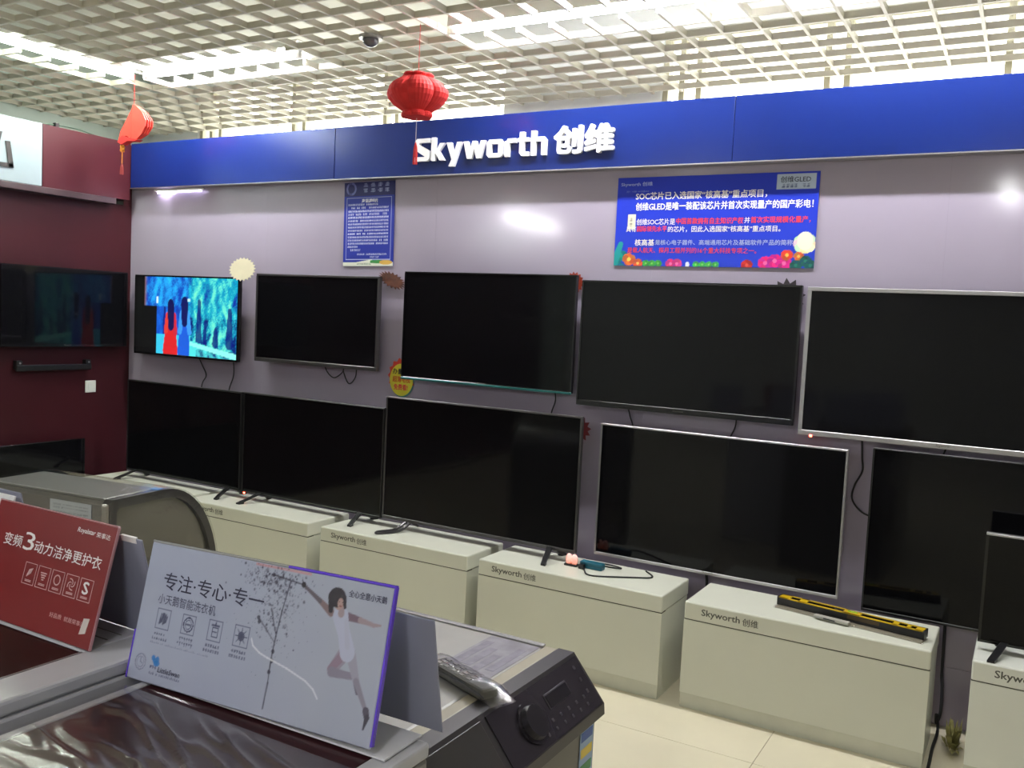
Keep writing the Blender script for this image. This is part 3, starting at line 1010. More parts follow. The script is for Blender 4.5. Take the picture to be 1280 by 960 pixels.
for k in range(0, len(e), 2):
    add_box(lv, e[k], e[k + 1], -.025, .025, Ht - .004, Ht)
add_box(lv, -L2, L2, -.025, -.017, Ht - .004, Ht)
add_box(lv, -L2, L2, .017, .025, Ht - .004, Ht)
obj('top_flange', lv, mat('level_yellow', (214, 176, 22), rough=.4), t)
obj('web', box(-L2 + .001, L2 - .001, -.023, .023, .0045, Ht - .0045), M_black, t)
obj('bottom_flange', box(-L2, L2, -.024, .024, .0, .004), M_black, t)
for s in (-1, 1):
    obj('end_cap', box(s * (L2 + .002) - .003, s * (L2 + .002) + .003, -.026, .026, -.0003, Ht + .0005, .001, 1), M_black, t)
obj('vial', sweep([(-.005, .0, Ht - .002), (.03, .0, Ht - .002)], .006, 10, False), mat('vial_green', (150, 190, 60), rough=.1), t, True)
for k, (a, b) in enumerate(slots):
    obj('window_slot', box(a, b, -.0168, .0168, Ht - .0042, Ht - .002), M_gloss_black, t)
obj('web_label', box(.0, .12, -.0234, -.0230, .010, .024), mat('brown_label', (74, 58, 34), rough=.4), t)

# dusty green clump on the floor in the cabinet gap
t = thing('artificial_plant', 'dusty yellow-green artificial plant clump on floor between the rightmost cabinets', 'plant', (-.158, 3.76, 0))
rnd = random.Random(4)
M_pl = mat('dusty_leaf', (160, 154, 98), rough=.8, var=.35, scale=30)
for k in range(70):
    a = rnd.uniform(0, 2 * PI)
    r0 = rnd.uniform(.0, .02)
    ln = rnd.uniform(.06, .14)
    el = rnd.uniform(.2, 1.3)
    b0 = Vector((r0 * math.cos(a), r0 * math.sin(a), .004))
    d = Vector((math.cos(a) * math.cos(el) * .24, math.sin(a) * math.cos(el), math.sin(el)))
    s_ = Vector((-math.sin(a), math.cos(a), 0)) * rnd.uniform(.006, .012)
    p1 = b0 + d * ln * .55
    p2 = b0 + d * ln - Vector((0, 0, .012))
    bm = bmesh.new()
    v = [bm.verts.new(q) for q in (b0, p1 + s_, p2, p1 - s_, p1 + Vector((0, 0, .004)))]
    for tri in ((0, 1, 4), (1, 2, 4), (2, 3, 4), (3, 0, 4), (0, 3, 1), (1, 3, 2)):
        bm.faces.new([v[i] for i in tri])
    obj('leaf', bm, M_pl, t)

# wall switch and bracket on the red wall
t = thing('wall_switch', 'small white wall switch on the red wall', 'switch', (XL + .0005, 3.685, .945), PI / 2)
obj('plate', box(-.037, .037, -.008, 0, 0, .076, .003), mat('switch_white', (226, 230, 222), rough=.35), t)
obj('rocker', box(-.018, .018, -.0105, -.0078, .018, .058, .001, 1), MATS['switch_white'], t)
t = thing('wall_bracket_rail', 'black empty bracket rail on the red wall under a television', 'bracket', (XL + .0005, 3.42, 1.095), PI / 2)
obj('rail', box(-.245, .245, -.045, -.02, 0, .036, .006), M_black, t)
for s in (-1, 1):
    obj('arm', box(s * .225 - .018, s * .225 + .018, -.04, 0, .01, .062, .004), M_black, t)
    obj('screw', sweep([(s * .225, -.044, .048), (s * .225, -.038, .048)], .006, 8, False), M_bezel_s, t)

# ------------------------------------------------------------------ white sign above the red wall (only its end is in view)
t = thing('white_sign_panel', 'white sign panel with thick black character strokes at the upper left edge', 'sign', (XL + .001, 2.2, 2.192), PI / 2)
obj('board', box(-1.1, 1.108, -.058, 0, 0, .365, .002, 1), mat('glossy_white_board', (158, 170, 176), rough=.12, var=.02), t)
ST = [[(.84, .27), (.865, .27), (.85, .205), (.825, .205)], [(.884, .222), (.911, .224), (.934, .078), (.905, .078)], [(.78, .072), (.934, .078), (.928, .102), (.78, .096)],
      [(.79, .37), (.86, .36), (.85, .345), (.79, .35)], [(.76, .222), (.785, .222), (.785, .072), (.76, .072)]]
for s in ST[:3] + ST[4:]:
    obj('stroke', prism(s, 'Y', -.064, -.0585), M_inky, t)

# small violet-tinted lamp under the blue fascia
t = thing('fascia_lamp', 'small lit strip lamp under the blue fascia near the red wall', 'lamp', (-4.72, 3.945, 2.257))
obj('lamp_body', box(-.24, .20, -.012, .012, -.012, 0, .003), M_tray, t)
obj('tube', sweep([(-.21, -.002, -.019), (-.12, -.002, -.019)], .007, 8, False), emit('violet_lamp', (.86, .78, 1.0), 26), t, True)
obj('diffuser', sweep([(-.11, -.002, -.017), (.19, -.002, -.017)], .005, 8, False), emit('violet_lamp_dim', (.80, .72, 1.0), 5), t, True)

# ------------------------------------------------------------------ red paper lanterns
lx, ly = -2.55, 3.45
t = thing('paper_lantern', 'round red honeycomb paper lantern hanging in front of the blue fascia', 'lantern', (lx, ly, 2.446))
prof = [(.0, .058), (.003, .072), (.012, .076), (.022, .074), (.028, .066), (.040, .084), (.060, .116), (.085, .140), (.105, .148), (.125, .144), (.145, .128), (.162, .104), (.174, .084), (.180, .070), (.190, .076), (.197, .070), (.200, .056)]
bm = bmesh.new()
N = 100
rings = []
for z, r in prof:
    ring = []
    for k in range(N):
        a = 2 * PI * k / N
        g = abs(math.sin(a * 3 + .9))      # deep gathers between six lobes
        fine = .012 * abs(math.sin(a * 25))
        rr = r * (.80 + .20 * g ** .5 - fine)
        ring.append(bm.verts.new((rr * math.cos(a), rr * math.sin(a), z)))
    rings.append(ring)
for i in range(len(rings) - 1):
    for k in range(N):
        bm.faces.new((rings[i][k], rings[i][(k + 1) % N], rings[i + 1][(k + 1) % N], rings[i + 1][k]))
bm.faces.new(rings[0][::-1])
bm.faces.new(rings[-1])
obj('paper_body', bm, M_lantern, t)
obj('string', sweep([(0, 0, .20), (0, 0, .424)], .0015, 5, False), M_lantern, t)
obj('thread', sweep([(0, 0, .0), (.0, 0, -.11)], .0014, 5, False), mat('pale_thread', (220, 200, 190), rough=.6), t)
bm = bmesh.new()
for k in range(9):
    a = 2 * PI * k / 9
    add_sweep(bm, [(0, 0, -.11), (.007 * math.cos(a), .007 * math.sin(a), -.14), (.009 * math.cos(a), .009 * math.sin(a), -.21)], .002, 4)
obj('tassel', bm, M_lantern, t)

t = thing('folded_lantern', 'half-folded orange-red paper lantern hanging in the corner by the red wall', 'lantern', (-4.74, 3.60, 2.49))
half = [(-.105, .0), (.0, .020), (.07, .012), (.125, .055), (.158, .105), (.150, .140), (.105, .170), (.060, .185), (.012, .213), (-.02, .160), (-.05, .09)]
half = [(-.105, .0), (-.09, .055), (-.04, .13), (.012, .213), (.06, .19), (.115, .155), (.155, .105), (.150, .07), (.115, .03), (.06, .006), (.0, .012), (-.045, .03)]
for k, a in enumerate((-16, -6, 4, 14)):
    o = obj('paper_leaf', prism(half, 'Y', -.004, .004), M_lantern2, t)
    o.rotation_euler = (0, 0, R(a * .6))
obj('paper_fold', prism([(-.11, -.005), (-.07, .03), (.0, .012), (.075, .0), (.045, -.008), (-.02, -.004), (-.075, -.022)], 'Y', -.02, .02), M_lantern, t)
obj('string', sweep([(.012, 0, .21), (.012, 0, .38)], .0015, 5, False), M_lantern, t)
obj('thread', sweep([(-.088, 0, .0), (-.088, 0, -.05)], .0014, 5, False), M_gold, t)
bm = bmesh.new()
for k in range(8):
    a = 2 * PI * k / 8
    add_sweep(bm, [(-.088 + .018 * math.cos(a + d) * s, .004 * math.sin(3 * a), -.042 + .018 * math.sin(a + d) * s) for d, s in ((0, .2), (.3, 1), (.7, 1), (1.0, .2))], .004, 5)
obj('knot', bm, M_gold, t, True)
obj('tassel_cord', sweep([(-.088, 0, -.055), (-.09, 0, -.13)], .003, 6, False), M_gold, t)
bm = bmesh.new()
for k in range(8):
    a = 2 * PI * k / 8
    add_sweep(bm, [(-.09, 0, -.13), (-.09 + .007 * math.cos(a), .007 * math.sin(a), -.15), (-.09 + .009 * math.cos(a), .009 * math.sin(a), -.195)], .0025, 4)
obj('tassel', bm, mat('dark_red_thread', (130, 40, 36), rough=.7), t)

# ------------------------------------------------------------------ washing machines
# grey machine with the rounded far side (behind the red sign)
t = thing('washing_machine', 'grey washing machine with rounded edge, wrapped in film, behind red sign', 'washing machine', (-2.40, 1.765, 0), R(7))


def rounded_profile(y0, y1, ztop, ry, rz, zbot, n=14, inset=0.0):
    pts = [(y0 + inset, zbot + inset), (y0 + inset, ztop - inset - .012), (y0 + inset + .012, ztop - inset)]
    for k in range(n + 1):
        a = PI / 2 * k / n
        pts.append((y1 - ry + (ry - inset) * math.sin(a), ztop - rz + (rz - inset) * math.cos(a)))
    pts.append((y1 - inset, zbot + inset))
    return pts


obj('body', prism(rounded_profile(0, .475, .93, .25, .34, 0), 'X', -.55, -.03), M_wm_grey, t, False)
rim = bmesh.new()
outer = rounded_profile(0.002, .487, .936, .255, .345, 0)
inner = rounded_profile(0.002, .487, .936, .255, .345, 0, inset=.028)
nO = len(outer)
for yv, flip in ((-.03, False), (0.0, True)):
    a_ = [rim.verts.new((yv, *p)) for p in outer]
    b_ = [rim.verts.new((yv, *p)) for p in inner]
    for i in range(nO):
        j = (i + 1) % nO
        rim.faces.new((a_[i], a_[j], b_[j], b_[i]))
rim.verts.ensure_lookup_table()
for base in (0, nO):
    for i in range(nO):
        j = (i + 1) % nO
        rim.faces.new((rim.verts[base + i], rim.verts[base + j], rim.verts[2 * nO + base + j], rim.verts[2 * nO + base + i]))
bmesh.ops.recalc_face_normals(rim, faces=list(rim.faces))
obj('dark_rim', rim, M_wm_dark, t)
obj('side_panel', prism(rounded_profile(0.012, .47, .925, .25, .34, 0.03, inset=.014), 'X', -.030, -.012), mat('washer_panel_grey', (120, 116, 108), rough=.25, metal=.3, var=.05, scale=5), t)
obj('pressed_ring', prism([(.27 + .17 * math.cos(PI * k / 20), .55 + .20 * math.sin(PI * k / 20)) for k in range(40)], 'X', -.014, -.0085), mat('washer_panel_grey', (120, 116, 108)), t)
obj('top_plate', box(-.545, -.034, .012, .225, .9305, .937, .002, 1), mat('washer_top_dark_grey', (132, 132, 128), rough=.3, metal=.1, var=.05), t)
obj('corner_highlight', box(-.034, -.002, -.004, .02, .03, .925, .008, 2), mat('washer_corner_highlight', (150, 146, 138), rough=.25, metal=.2), t)  # paler strip standing in for the highlight on the film-wrapped corner
lb = obj('label_sheet', box(-.245, -.07, -.0025, -.0005, .842, .915), mat('pale_label', (176, 182, 186), rough=.4, var=.25, scale=60), t)
p = Picture(.175, .072, .003, (182, 188, 192))
for k in range(5):
    p.block_line(.012, .163, .012 + .011 * k, .006, (120, 124, 128), .7)
p.build('label_print', M_print, lb, -.245, -.0027, .8425)
film = rounded_profile(-.004, .49, .941, .26, .35, .3)
obj('film_wrap', prism(film, 'X', -.56, .006), film_mat('washer_film', .03, .12, (.93, .93, .92), .12, 7), t)
obj('blue_tape', box(-.035, -.005, .20, .225, .9375, .9395), mat('blue_tape', (110, 150, 200), rough=.4), t)

# machine with black glass lid and white rim, carrying the red sign
t = thing('washing_machine', 'white top-loading washing machine with black glass lid under the red sign', 'washing machine', (-1.605, .78, 0))
obj('body', box(-.318, .312, -.32, .318, 0, .915, .006), M_wm_white, t)
rim = bmesh.new()
add_box(rim, .225, .312, -.32, .318, .916, .942, .006)
add_box(rim, -.318, -.23, -.32, .318, .916, .942, .006)
add_box(rim, -.231, .226, .19, .318, .916, .9415, .004)
add_box(rim, -.231, .226, -.32, -.26, .916, .9415, .004)
obj('top_rim', rim, M_wm_white, t)
obj('glass_lid', box(-.2295, .2245, -.2595, .1895, .917, .9395, .003), M_gloss_black, t)
obj('lid_edge', box(.2215, .2245, -.25, .188, .9396, .9408), M_bezel_s, t)
obj('printed_line', box(.02, .21, .245, .248, .9416, .9421), M_letter_g, t)
obj('printed_line', box(.02, .21, .275, .277, .9416, .9421), M_letter_g, t)

# centre machine with maroon glass top in crumpled film
t = thing('washing_machine', 'top-loading washing machine with maroon glass top in crumpled film under grey sign', 'washing machine', (-.998, .79, 0))
obj('body', box(-.258, .258, -.32, .305, 0, .887, .006), M_wm_grey, t)
rim = bmesh.new()
add_box(rim, .218, .260, -.32, .305, .8875, .912, .005)
add_box(rim, -.260, -.242, -.32, .305, .8875, .911, .004)
add_box(rim, -.2415, .2175, .288, .305, .8875, .911, .003)
obj('top_rim', rim, M_wm_white, t)
obj('glass_top', box(-.2415, .2175, -.32, .2875, .8875, .9095, .002), M_maroon, t)
bm = bmesh.new()
nx, ny = 110, 130
vv = []
for j in range(ny + 1):
    row = []
    for i in range(nx + 1):
        x_ = -.262 + .524 * i / nx
        y_ = -.325 + .50 * j / ny
        w1 = noise.noise(Vector((x_ * 2.5, y_ * 2.5, 3)))
        q = Vector((x_ * 2.2, (y_ + .28 * x_) * 11 + w1 * 1.2, 0))
        n1 = noise.noise(q)
        n2 = noise.noise(q * 2.3 + Vector((5, 2, 1)))
        z_ = .9145 + .006 * max(0, (1 - abs(n1) * 7)) + .004 * max(0, (1 - abs(n2) * 5)) + .0015 * (n1 + .4)
        edge = min(1, (x_ + .262) / .03, (.262 - x_) / .03, (.175 - y_) / .04)
        z_ = .9130 + (z_ - .9130) * max(0.05, edge)
        row.append(bm.verts.new((x_, y_, z_)))
    vv.append(row)
for j in range(ny):
    for i in range(nx):
        bm.faces.new((vv[j][i], vv[j][i + 1], vv[j + 1][i + 1], vv[j + 1][i]))
obj('film_sheet', bm, film_mat('crumpled_film', .10, .22, (.95, .93, .92), .05, 30), t, True)

# front loader, its panel facing the aisle
t = thing('washing_machine', 'dark grey front-loading washing machine with slanted control panel and round dial', 'washing machine', (-1.06, 1.41, 0))
# local x towards the aisle, top at .85
obj('body', prism([(-.30, 0), (.318, 0), (.318, .7275), (.225, .7275), (.225, .815), (-.30, .815)], 'Y', -.304, .304), mat('washer_body_dark', (92, 90, 88), rough=.3, metal=.35, var=.04), t)
obj('top_plate', box(-.30, .195, -.303, .303, .8155, .848, .006), M_wm_top, t)
obj('top_edge', box(-.30, .195, .290, .3035, .8485, .853, .002), M_bezel_s, t)
obj('beige_strip', box(.1955, .225, -.303, .303, .8155, .849, .003), M_wm_beige, t)
cp = prism([(.2255, .850), (.262, .850), (.338, .758), (.340, .735), (.334, .728), (.2255, .728)], 'Y', -.304, .304)
pan = obj('control_panel', cp, M_wm_dark, t)
sl = Vector((.338 - .262, 0, .758 - .850))
sl_len = sl.length
nrm = Vector((.092, 0, .076)).normalized()


def on_panel(s, d):
    p_ = Vector((.262, 0, .850)) + sl * s + nrm * d
    return p_


ang = math.atan2(sl.z, sl.x)


def panel_box(name, s, y, ls, ly_, d0, d1, m, bev=0.0, parent=None):
    o = obj(name, box(-ls / 2, ls / 2, -ly_ / 2, ly_ / 2, d0, d1, bev), m, parent or pan)
    p_ = on_panel(s, 0)
    o.location = (p_.x, y, p_.z)
    o.rotation_euler = (0, -ang, 0)
    return o


panel_box('panel_face', .52, .115, .108, .36, .0002, .002, mat('panel_violet_black', (48, 44, 50), rough=.2, metal=.2, var=.06, scale=8))
panel_box('display_frame', .42, .165, .030, .092, .002, .004, mat('display_frame_dark', (84, 80, 84), rough=.3, metal=.4), .001)
panel_box('display', .43, .165, .025, .086, .004, .005, M_gloss_black)
M_btn = mat('panel_button', (78, 74, 80), rough=.35, metal=.2)
for k in range(12):
    panel_box('button', (.70, .84)[k % 2], .075 + .034 * (k // 2), .007, .007, .002, .003, M_btn, .0008)
for k in range(3):
    panel_box('button', .22 + .22 * k, .268, .008, .008, .002, .003, M_btn, .0008)
p_ = on_panel(.55, 0)
kn = obj('dial_ring', sweep([(0, 0, .001), (0, 0, .006)], .040, 28, False), mat('dial_ring_dark', (52, 48, 54), rough=.25, metal=.4), pan)
kn.location = (p_.x, .045, p_.z)
kn.rotation_euler = (0, -ang, 0)
k2 = obj('dial', sweep([(0, 0, .006), (0, 0, .018)], .033, 28, False, .030), mat('dial_dark', (40, 37, 42), rough=.3, metal=.3), pan)
k2.location = kn.location
k2.rotation_euler = kn.rotation_euler
dw = panel_box('drawer', .52, -.19, .106, .21, .0002, .0025, mat('drawer_dark', (70, 68, 66), rough=.3, metal=.3), .001, t)
dr = bmesh.new()
add_sweep(dr, [(.319, 0, .40), (.334, 0, .40)], .20, 36, False)
do = obj('door', dr, M_bezel_d, t)
obj('door_glass', sweep([(.334, 0, .40), (.345, 0, .40)], .15, 36, False), M_gloss_black, do)
es = obj('energy_sticker', box(.3185, .3195, .235, .298, .52, .72), mat('sticker_pale_blue', (150, 176, 210), rough=.4), t)
for k, c in enumerate(((40, 84, 170), (226, 200, 70), (60, 140, 80), (200, 60, 50), (40, 84, 170))):
    obj('sticker_band', box(.3196, .3200, .24, .293, .69 - .035 * k, .71 - .035 * k), mat('sticker_band_%d' % k, c, rough=.4), es)
lb = obj('label_film', box(.07, .19, .07, .285, .8484, .8490), mat('pale_violet_label', (142, 138, 148), rough=.35, var=.2, scale=30), t)
for k in range(4):
    obj('printed_block', box(.078 + .027 * k, .097 + .027 * k, .09 + .02 * (k % 2), .25 - .03 * (k % 3), .8491, .8494), mat('printed_violet', (132, 128, 142), rough=.4, var=.2, scale=50), lb)

# film-wrapped remote control lying on the front loader
t = thing('wrapped_remote', 'dark remote control in a clear plastic bag on the front-loading machine', 'remote control', (-.895, 1.430, .8495), R(-21))
obj('casing', box(-.085, .085, -.022, .022, .001, .024, .006), M_black, t)
for k in range(5):
    for j in range(3):
        obj('button', box(-.07 + .024 * k, -.058 + .024 * k, -.014 + .011 * j, -.007 + .011 * j, .0242, .0255), M_wm_grey, t)
bm = bmesh.new()
prev = None
for i in range(21):
    x_ = -.125 + .25 * i / 20
    ring = []
    for k in range(14):
        a = 2 * PI * k / 14
        sq = min(1, (1 - abs(x_) / .13) * 3.2)
        yy = math.cos(a) * (.030 + .004 * noise.noise(Vector((x_ * 30, a * 2, 0))))
        zz = .0165 + math.sin(a) * .0155 * max(.12, sq) * (1 + .25 * noise.noise(Vector((x_ * 40, a * 3, 4))))
        zz = max(.0006, zz - (1 - max(.12, sq)) * .012)
        ring.append(bm.verts.new((x_, yy, zz)))
    if prev:
        for k in range(14):
            bm.faces.new((prev[k], prev[(k + 1) % 14], ring[(k + 1) % 14], ring[k]))
    prev = ring
obj('plastic_bag', bm, film_mat('bag_film', .12, .08, (.93, .93, .95), .15, 30), t, True)

# ------------------------------------------------------------------ tent signs on the machines
SW, SH = .535, .228
t = thing('tent_sign', 'grey-violet tent sign with leaping woman and paint splash on the machine', 'sign', (-1.284, .985, .9145), R(1.5))
LEAN, ROLL = R(-14), R(-1.5)
pn = obj('front_panel', box(0, SW, -.003, .003, 0, SH, .002, 1), M_sign, t)
pn.rotation_euler = (LEAN, ROLL, 0)
pn.scale = (.955, 1, 1)
obj('edge_strip', box(SW - .001, SW + .003, -.004, .004, .004, SH + .001, .001, 1), M_sign_edge, pn)
obj('edge_strip', box(SW * .6, SW + .002, -.004, .004, SH - .001, SH + .003, .001, 1), M_sign_edge, pn)
obj('edge_strip', box(.0, SW * .6, -.0035, .0035, SH - .001, SH + .003, .001, 1), mat('clear_edge', (150, 150, 150), rough=.2), pn)
obj('edge_strip', box(-.0025, .001, -.004, .004, .0, SH * .35, .001, 1), M_sign_edge, pn)
p = Picture(SW - .004, SH - .004, .0016, (166, 172, 196))
rnd = np.random.RandomState(11)
ux = p.X / SW
p.blend(np.clip((ux - .35) * 2.2, 0, 1) * .35, (172, 176, 184))
for k in range(60):
    p.disc(rnd.uniform(0, SW), rnd.uniform(0, SH), rnd.uniform(.02, .06), (176, 180, 194) if k % 2 else (158, 164, 188), .12, soft=.03)
p.rect(.25, .37, SH - .008, SH - .003, (210, 120, 110), .5)
# paint-splash tree
trunk = [(.3292, .205), (.322, .16), (.318, .12), (.3165, .085), (.318, .05), (.3167, .011)]
for a, b in zip(trunk[:-1], trunk[1:]):
    p.limb(a, b, .0016, .0011, (52, 48, 66), .85)
p.limb((.2917, .2103), (.3571, .2045), .0016, .0010, (60, 56, 70), .9)
p.limb((.2782, .1398), (.3180, .11), .0014, .0008, (60, 56, 70), .7)
p.limb((.2996, .1586), (.3185, .12), .0018, .0008, (60, 56, 70), .7)
for k in range(1100):
    a = rnd.randn(2)
    cx_, cz_ = (.295 + .030 * a[0], .205 + .012 * a[1]) if k % 5 < 3 else (.31 + .022 * a[0], .165 + .028 * a[1])
    p.disc(cx_, cz_, abs(rnd.randn()) * .0010 + .0004, (58, 54, 72), rnd.uniform(.3, .9), soft=.0012)
for k in range(120):
    p.disc(.31 + .05 * rnd.randn(), .15 + .04 * rnd.randn(), .001, (70, 66, 84), .6)
for a in ((.2755, .142), (.278, .136), (.3185, .083), (.3175, .097), (.3165, .066), (.2917, .2103), (.300, .20)):
    p.disc(a[0], a[1], .004, (48, 44, 62), .85)
# white thread
th = [(.2681, .1078), (.274, .098), (.29, .090), (.3078, .0858), (.35, .078), (.3923, .0669), (.41, .058), (.4211, .0467)]
for a, b in zip(th[:-1], th[1:]):
    p.limb(a, b, .0012, .0011, (226, 228, 236), .9)
# leaping woman
skin, dress, dk = (158, 142, 150), (180, 184, 208), (44, 36, 48)
p.limb((.4551, .172), (.478, .1705), .006, .0045, (120, 100, 116))
p.limb((.478, .1705), (.505, .1675), .0045, .003, skin)
p.limb((.505, .1675), (.5174, .1690), .003, .0016, skin)
p.limb((.4204, .1724), (.395, .186), .0062, .0042, (128, 108, 112))
p.limb((.395, .186), (.3600, .2028), .0040, .0026, (96, 88, 98))
p.disc(.3571, .2045, .0052, dk)
p.limb((.3571, .2045), (.353, .211), .0014, .0008, dk)
p.limb((.4637, .126), (.4395, .092), .0125, .0085, (150, 142, 160))
p.limb((.458, .118), (.437, .093), .0075, .006, (140, 110, 130), .6)
p.limb((.4395, .0891), (.4852, .090), .0075, .0045, (138, 132, 150))
p.limb((.4852, .092), (.4942, .0697), .006, .0035, (104, 98, 116))
p.limb((.4700, .122), (.4890, .0843), .0095, .006, (158, 156, 174))
p.limb((.4890, .0843), (.515, .048), .0055, .0035, (140, 136, 152))
p.limb((.515, .048), (.518, .040), .006, .005, (86, 80, 96))
p.limb((.519, .040), (.5150, .0228), .0045, .0015, (70, 66, 82))
p.limb((.440, .170), (.4514, .146), .0150, .0110, dress)
p.limb((.4514, .148), (.4637, .122), .0115, .0145, dress)
p.limb((.452, .165), (.462, .130), .0035, .005, (176, 178, 200), .8)
p.limb((.4401, .184), (.4401, .174), .005, .006, skin)
p.disc(.433, .191, .0110, (172, 142, 140), rz=.013)
p.disc(.4275, .196, .0175, dk, rz=.0155)
p.limb((.417, .196), (.419, .176), .0075, .0045, dk)
p.limb((.442, .198), (.4455, .184), .0035, .0025, dk)
p.limb((.432, .200), (.4425, .188), .0045, .0025, dk)
p.disc(.4355, .1885, .0060, (176, 146, 142), rz=.0085)
p.disc(.4335, .1905, .0012, dk)
p.disc(.4395, .1905, .0012, dk)
p.limb((.4345, .1845), (.4385, .1845), .0009, .0009, (120, 60, 66))
# icon frames with small drawings
for k, (ix, iz) in enumerate(((.0611, .1043), (.1226, .1049), (.1856, .1058), (.2452, .1073))):
    p.frame(ix - .0165, ix + .0165, iz - .0165, iz + .0165, .0016, (92, 94, 122), .9)
    if k == 0:
        for q in range(6):
            p.limb((ix - .008 + .003 * q, iz - .008 + .002 * (q % 3)), (ix - .006 + .003 * q, iz + .008 - .003 * (q % 2)), .0018, .0012, (74, 76, 104))
        p.disc(ix, iz + .006, .005, (74, 76, 104), .9)
    elif k == 1:
        p.ring(ix, iz, .011, .0012, (74, 76, 104))
        p.ring(ix, iz, .007, .0008, (92, 94, 122))
        p.limb((ix - .005, iz), (ix + .005, iz), .0012, .0012, (74, 76, 104))
    elif k == 2:
        p.frame(ix - .007, ix + .007, iz - .010, iz + .006, .0014, (74, 76, 104))
        p.limb((ix - .008, iz + .008), (ix + .008, iz + .008), .0016, .0016, (74, 76, 104))
        p.limb((ix, iz + .008), (ix, iz + .013), .0016, .0012, (74, 76, 104))
        p.limb((ix - .004, iz - .002), (ix + .004, iz - .002), .001, .001, (74, 76, 104))
    else:
        p.disc(ix, iz, .008, (74, 76, 104), .9)
        for q in range(8):
            a = q * PI / 4
            p.limb((ix, iz), (ix + .013 * math.cos(a), iz + .013 * math.sin(a)), .0012, .0006, (74, 76, 104))
    p.block_line(ix - .016, ix + .016, iz - .0265, .0052, (70, 72, 100), .8, cw=.0055)
    p.block_line(ix - .020, ix + .020, iz - .0345, .0052, (70, 72, 100), .8, cw=.0055)
p.block_line(.04, .18, .0630, .0036, (110, 112, 136), .6)
p.ring(.0261, .0290, .0125, .0010, (120, 122, 146), .8)
p.ring(.0261, .0290, .0085, .0008, (120, 122, 146), .6)
p.limb((.0261, .029), (.0261, .035), .0008, .0008, (110, 112, 140))
p.limb((.0261, .029), (.031, .027), .0008, .0008, (110, 112, 140))
for dx, dz in ((0, 0), (.006, .003), (-.004, .004), (.003, -.004), (.008, -.003)):
    p.disc(.0600 + dx, .036 + dz, .0052, (40, 120, 196), .9)
p.block_line(.0500, .0700, .0225, .006, (60, 66, 110), .8)
p.block_line(.051, .128, .0135, .0042, (80, 82, 110), .7)
p.build('print', print_mat('sign_print', rough=.25, coat=.2), pn, .002, -.0034, .002)
YT = -.0040
text('lettering', '专注·专心·专一', M_ink, pn, .0475, .1545, .236, .028, YT, bold=.006)
text('lettering', '小天鹅智能洗衣机', mat('grey_ink', (78, 80, 104), rough=.5), pn, .0425, .1300, .139, .0165, YT, bold=0)
text('lettering', 'LittleSwan', M_ink, pn, .0735, .0220, .054, .0085, YT, bold=.006, shear=.15)
text('lettering', '全心全意小天鹅', M_ink, pn, .4515, .2025, .073, .0105, YT, bold=.008)
lf = obj('back_leaf', box(.0, SW - .005, -.0015, .0015, .0, .188, .001, 1), M_leaf, t)
lf.location = (0.02, .128, .0)
lf.rotation_euler = (R(11), 0, 0)
obj('base_plate', box(.01, SW - .004, .006, .10, -.0005, .0025), mat('white_card', (226, 226, 230), rough=.5), t)

RW, RH = .352, .214
t = thing('tent_sign', 'red tent sign with white characters and five icons at left edge', 'sign', (-1.72, .972, .943))
pn = obj('front_panel', box(0, RW, -.0025, .0025, 0, RH, .002, 1), M_redsign, t)
pn.rotation_euler = (R(-15), 0, 0)
obj('edge_strip', box(RW - .0008, RW + .002, -.003, .003, .0, RH, .001, 1), mat('pink_edge', (176, 130, 136), rough=.2), pn)
obj('edge_strip', box(0, RW, -.003, .003, RH - .0008, RH + .002, .001, 1), mat('pink_edge', (176, 130, 136)), pn)
text('lettering', 'Royalstar', M_inkw, pn, .248, .1880, .050, .011, -.003, bold=.015, shear=.2)
text('lettering', '荣事达', M_inkw, pn, .3015, .1885, .038, .0095, -.003)
text('lettering', '变频', M_inkw, pn, .044, .1360, .056, .0225, -.003, bold=.01)
text('lettering', '3', M_inkw, pn, .105, .1350, .032, .033, -.003, bold=.0)
text('lettering', '动力', M_inkw, pn, .140, .1355, .053, .0215, -.003, bold=.015)
text('lettering', '洁净更护衣', M_inkw, pn, .1975, .1350, .135, .0225, -.003, bold=.008)
text('lettering', '好品质  就是荣事达', mat('pinkish_ink', (216, 170, 170), rough=.5), pn, .2285, .0350, .098, .0085, -.003)
M_pk = mat('icon_pink_ink', (212, 178, 178), rough=.5)


def ringmesh(cx, cz, r, t_, y, n=24, a0=0, a1=2 * PI):
    bm = bmesh.new()
    pr = None
    for k in range(n + 1):
        a = a0 + (a1 - a0) * k / n
        rr = r(k / n) if callable(r) else r
        v = (bm.verts.new((cx + (rr - t_) * math.cos(a), y, cz + (rr - t_) * math.sin(a))), bm.verts.new((cx + (rr + t_) * math.cos(a), y, cz + (rr + t_) * math.sin(a))))
        if pr:
            bm.faces.new((pr[0], pr[1], v[1], v[0]))
        pr = v
    return bm


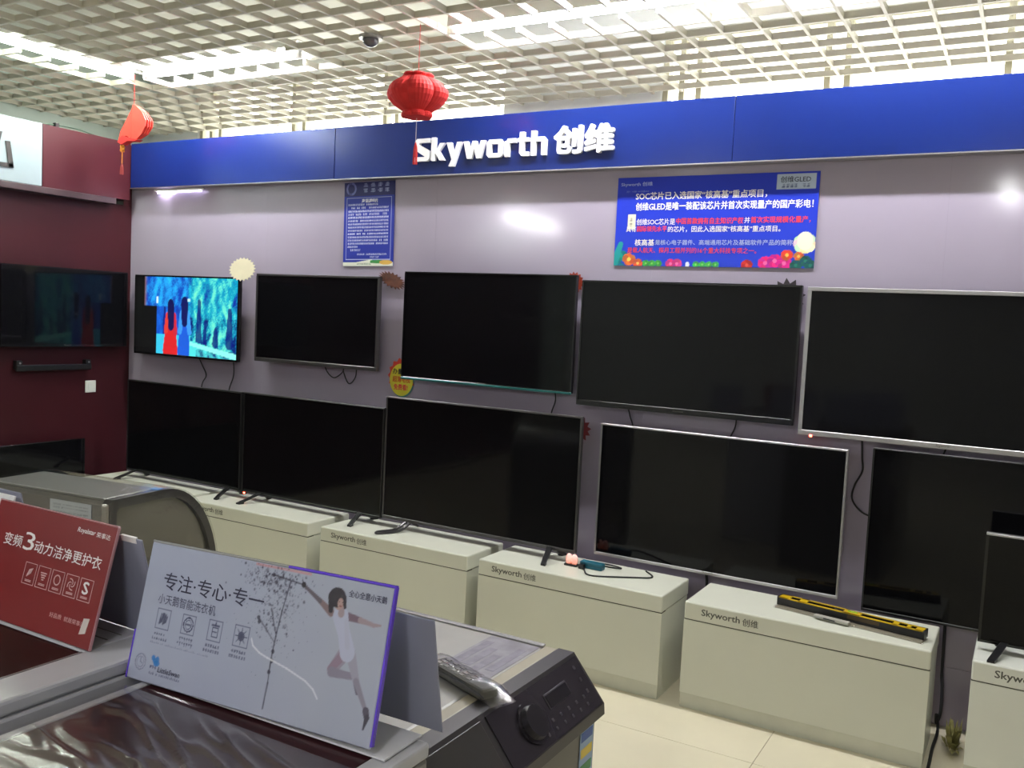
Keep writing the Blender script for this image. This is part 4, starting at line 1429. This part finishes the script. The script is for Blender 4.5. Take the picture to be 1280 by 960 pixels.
for k in range(5):
    cx_, cz_ = .1443 + .0408 * k, .0958
    bm = bmesh.new()
    a, b, c, d = cx_ - .0175, cx_ + .0175, cz_ - .0195, cz_ + .0195
    for q in ((a, b, c, c + .001), (a, b, d - .001, d), (a, a + .001, c, d), (b - .001, b, c, d)):
        add_box(bm, q[0], q[1], -.0031, -.0027, q[2], q[3])
    add_box(bm, cx_ - .009, cx_ + .009, -.0031, -.0027, c + .005, c + .0065)
    add_box(bm, cx_ - .009, cx_ + .009, -.0031, -.0027, c + .0075, c + .0085)
    if k == 0:
        for q in range(4):
            add_prism(bm, quad(cx_ - .007 + .003 * q, cz_ - .006 + .002 * q, cx_ - .002 + .003 * q, cz_ + .008 + .001 * q, .0018), 'Y', -.0031, -.0027)
    elif k == 1:
        for q in range(4):
            add_prism(bm, quad(cx_ - .009 + .002 * q, cz_ + .008 - .004 * q, cx_ + .009 - .002 * q, cz_ + .008 - .004 * q, .002), 'Y', -.0031, -.0027)
    elif k == 2:
        merge(bm, ringmesh(cx_, cz_ + .003, .0085, .0012, -.0031))
    elif k == 3:
        for q in range(4):
            merge(bm, ringmesh(cx_, cz_ + .003, lambda f: .002 + .009 * f, .0011, -.0031, 14, q * PI / 2, q * PI / 2 + 2.2))
    obj('icon', bm, M_pk, pn)
text('lettering', 'S', M_inkw, pn, .1443 + .0408 * 4 - .0075, .0890, .015, .021, -.0032, bold=.04)
obj('torn_corner', prism([(.318, .022), (.334, .026), (.337, .052), (.322, .050)], 'Y', -.0034, -.0026), mat('torn_paper', (206, 196, 190), rough=.7), pn)
lf = obj('back_leaf', box(.06, RW + .045, -.0015, .0015, 0, .195, .001, 1), M_leaf, t)
lf.location = (0, .115, .0)
lf.rotation_euler = (R(14), 0, 0)
obj('leaf_tip', box(RW - .01, RW + .03, -.0022, .0022, .186, .197), M_inkw, lf)
# edge of one more white card at the far left
t = thing('tent_sign', 'white card edge showing left of the red sign at the picture edge', 'sign', (-2.075, 1.09, .943))
pn = obj('front_panel', box(0, .235, -.002, .002, 0, .185, .001, 1), mat('white_card', (226, 226, 230)), t)
pn.rotation_euler = (R(-12), 0, 0)
lf = obj('back_leaf', box(0, .235, -.0015, .0015, 0, .19, .001, 1), M_leaf, t)
lf.location = (0, .09, 0)
lf.rotation_euler = (R(12), 0, 0)
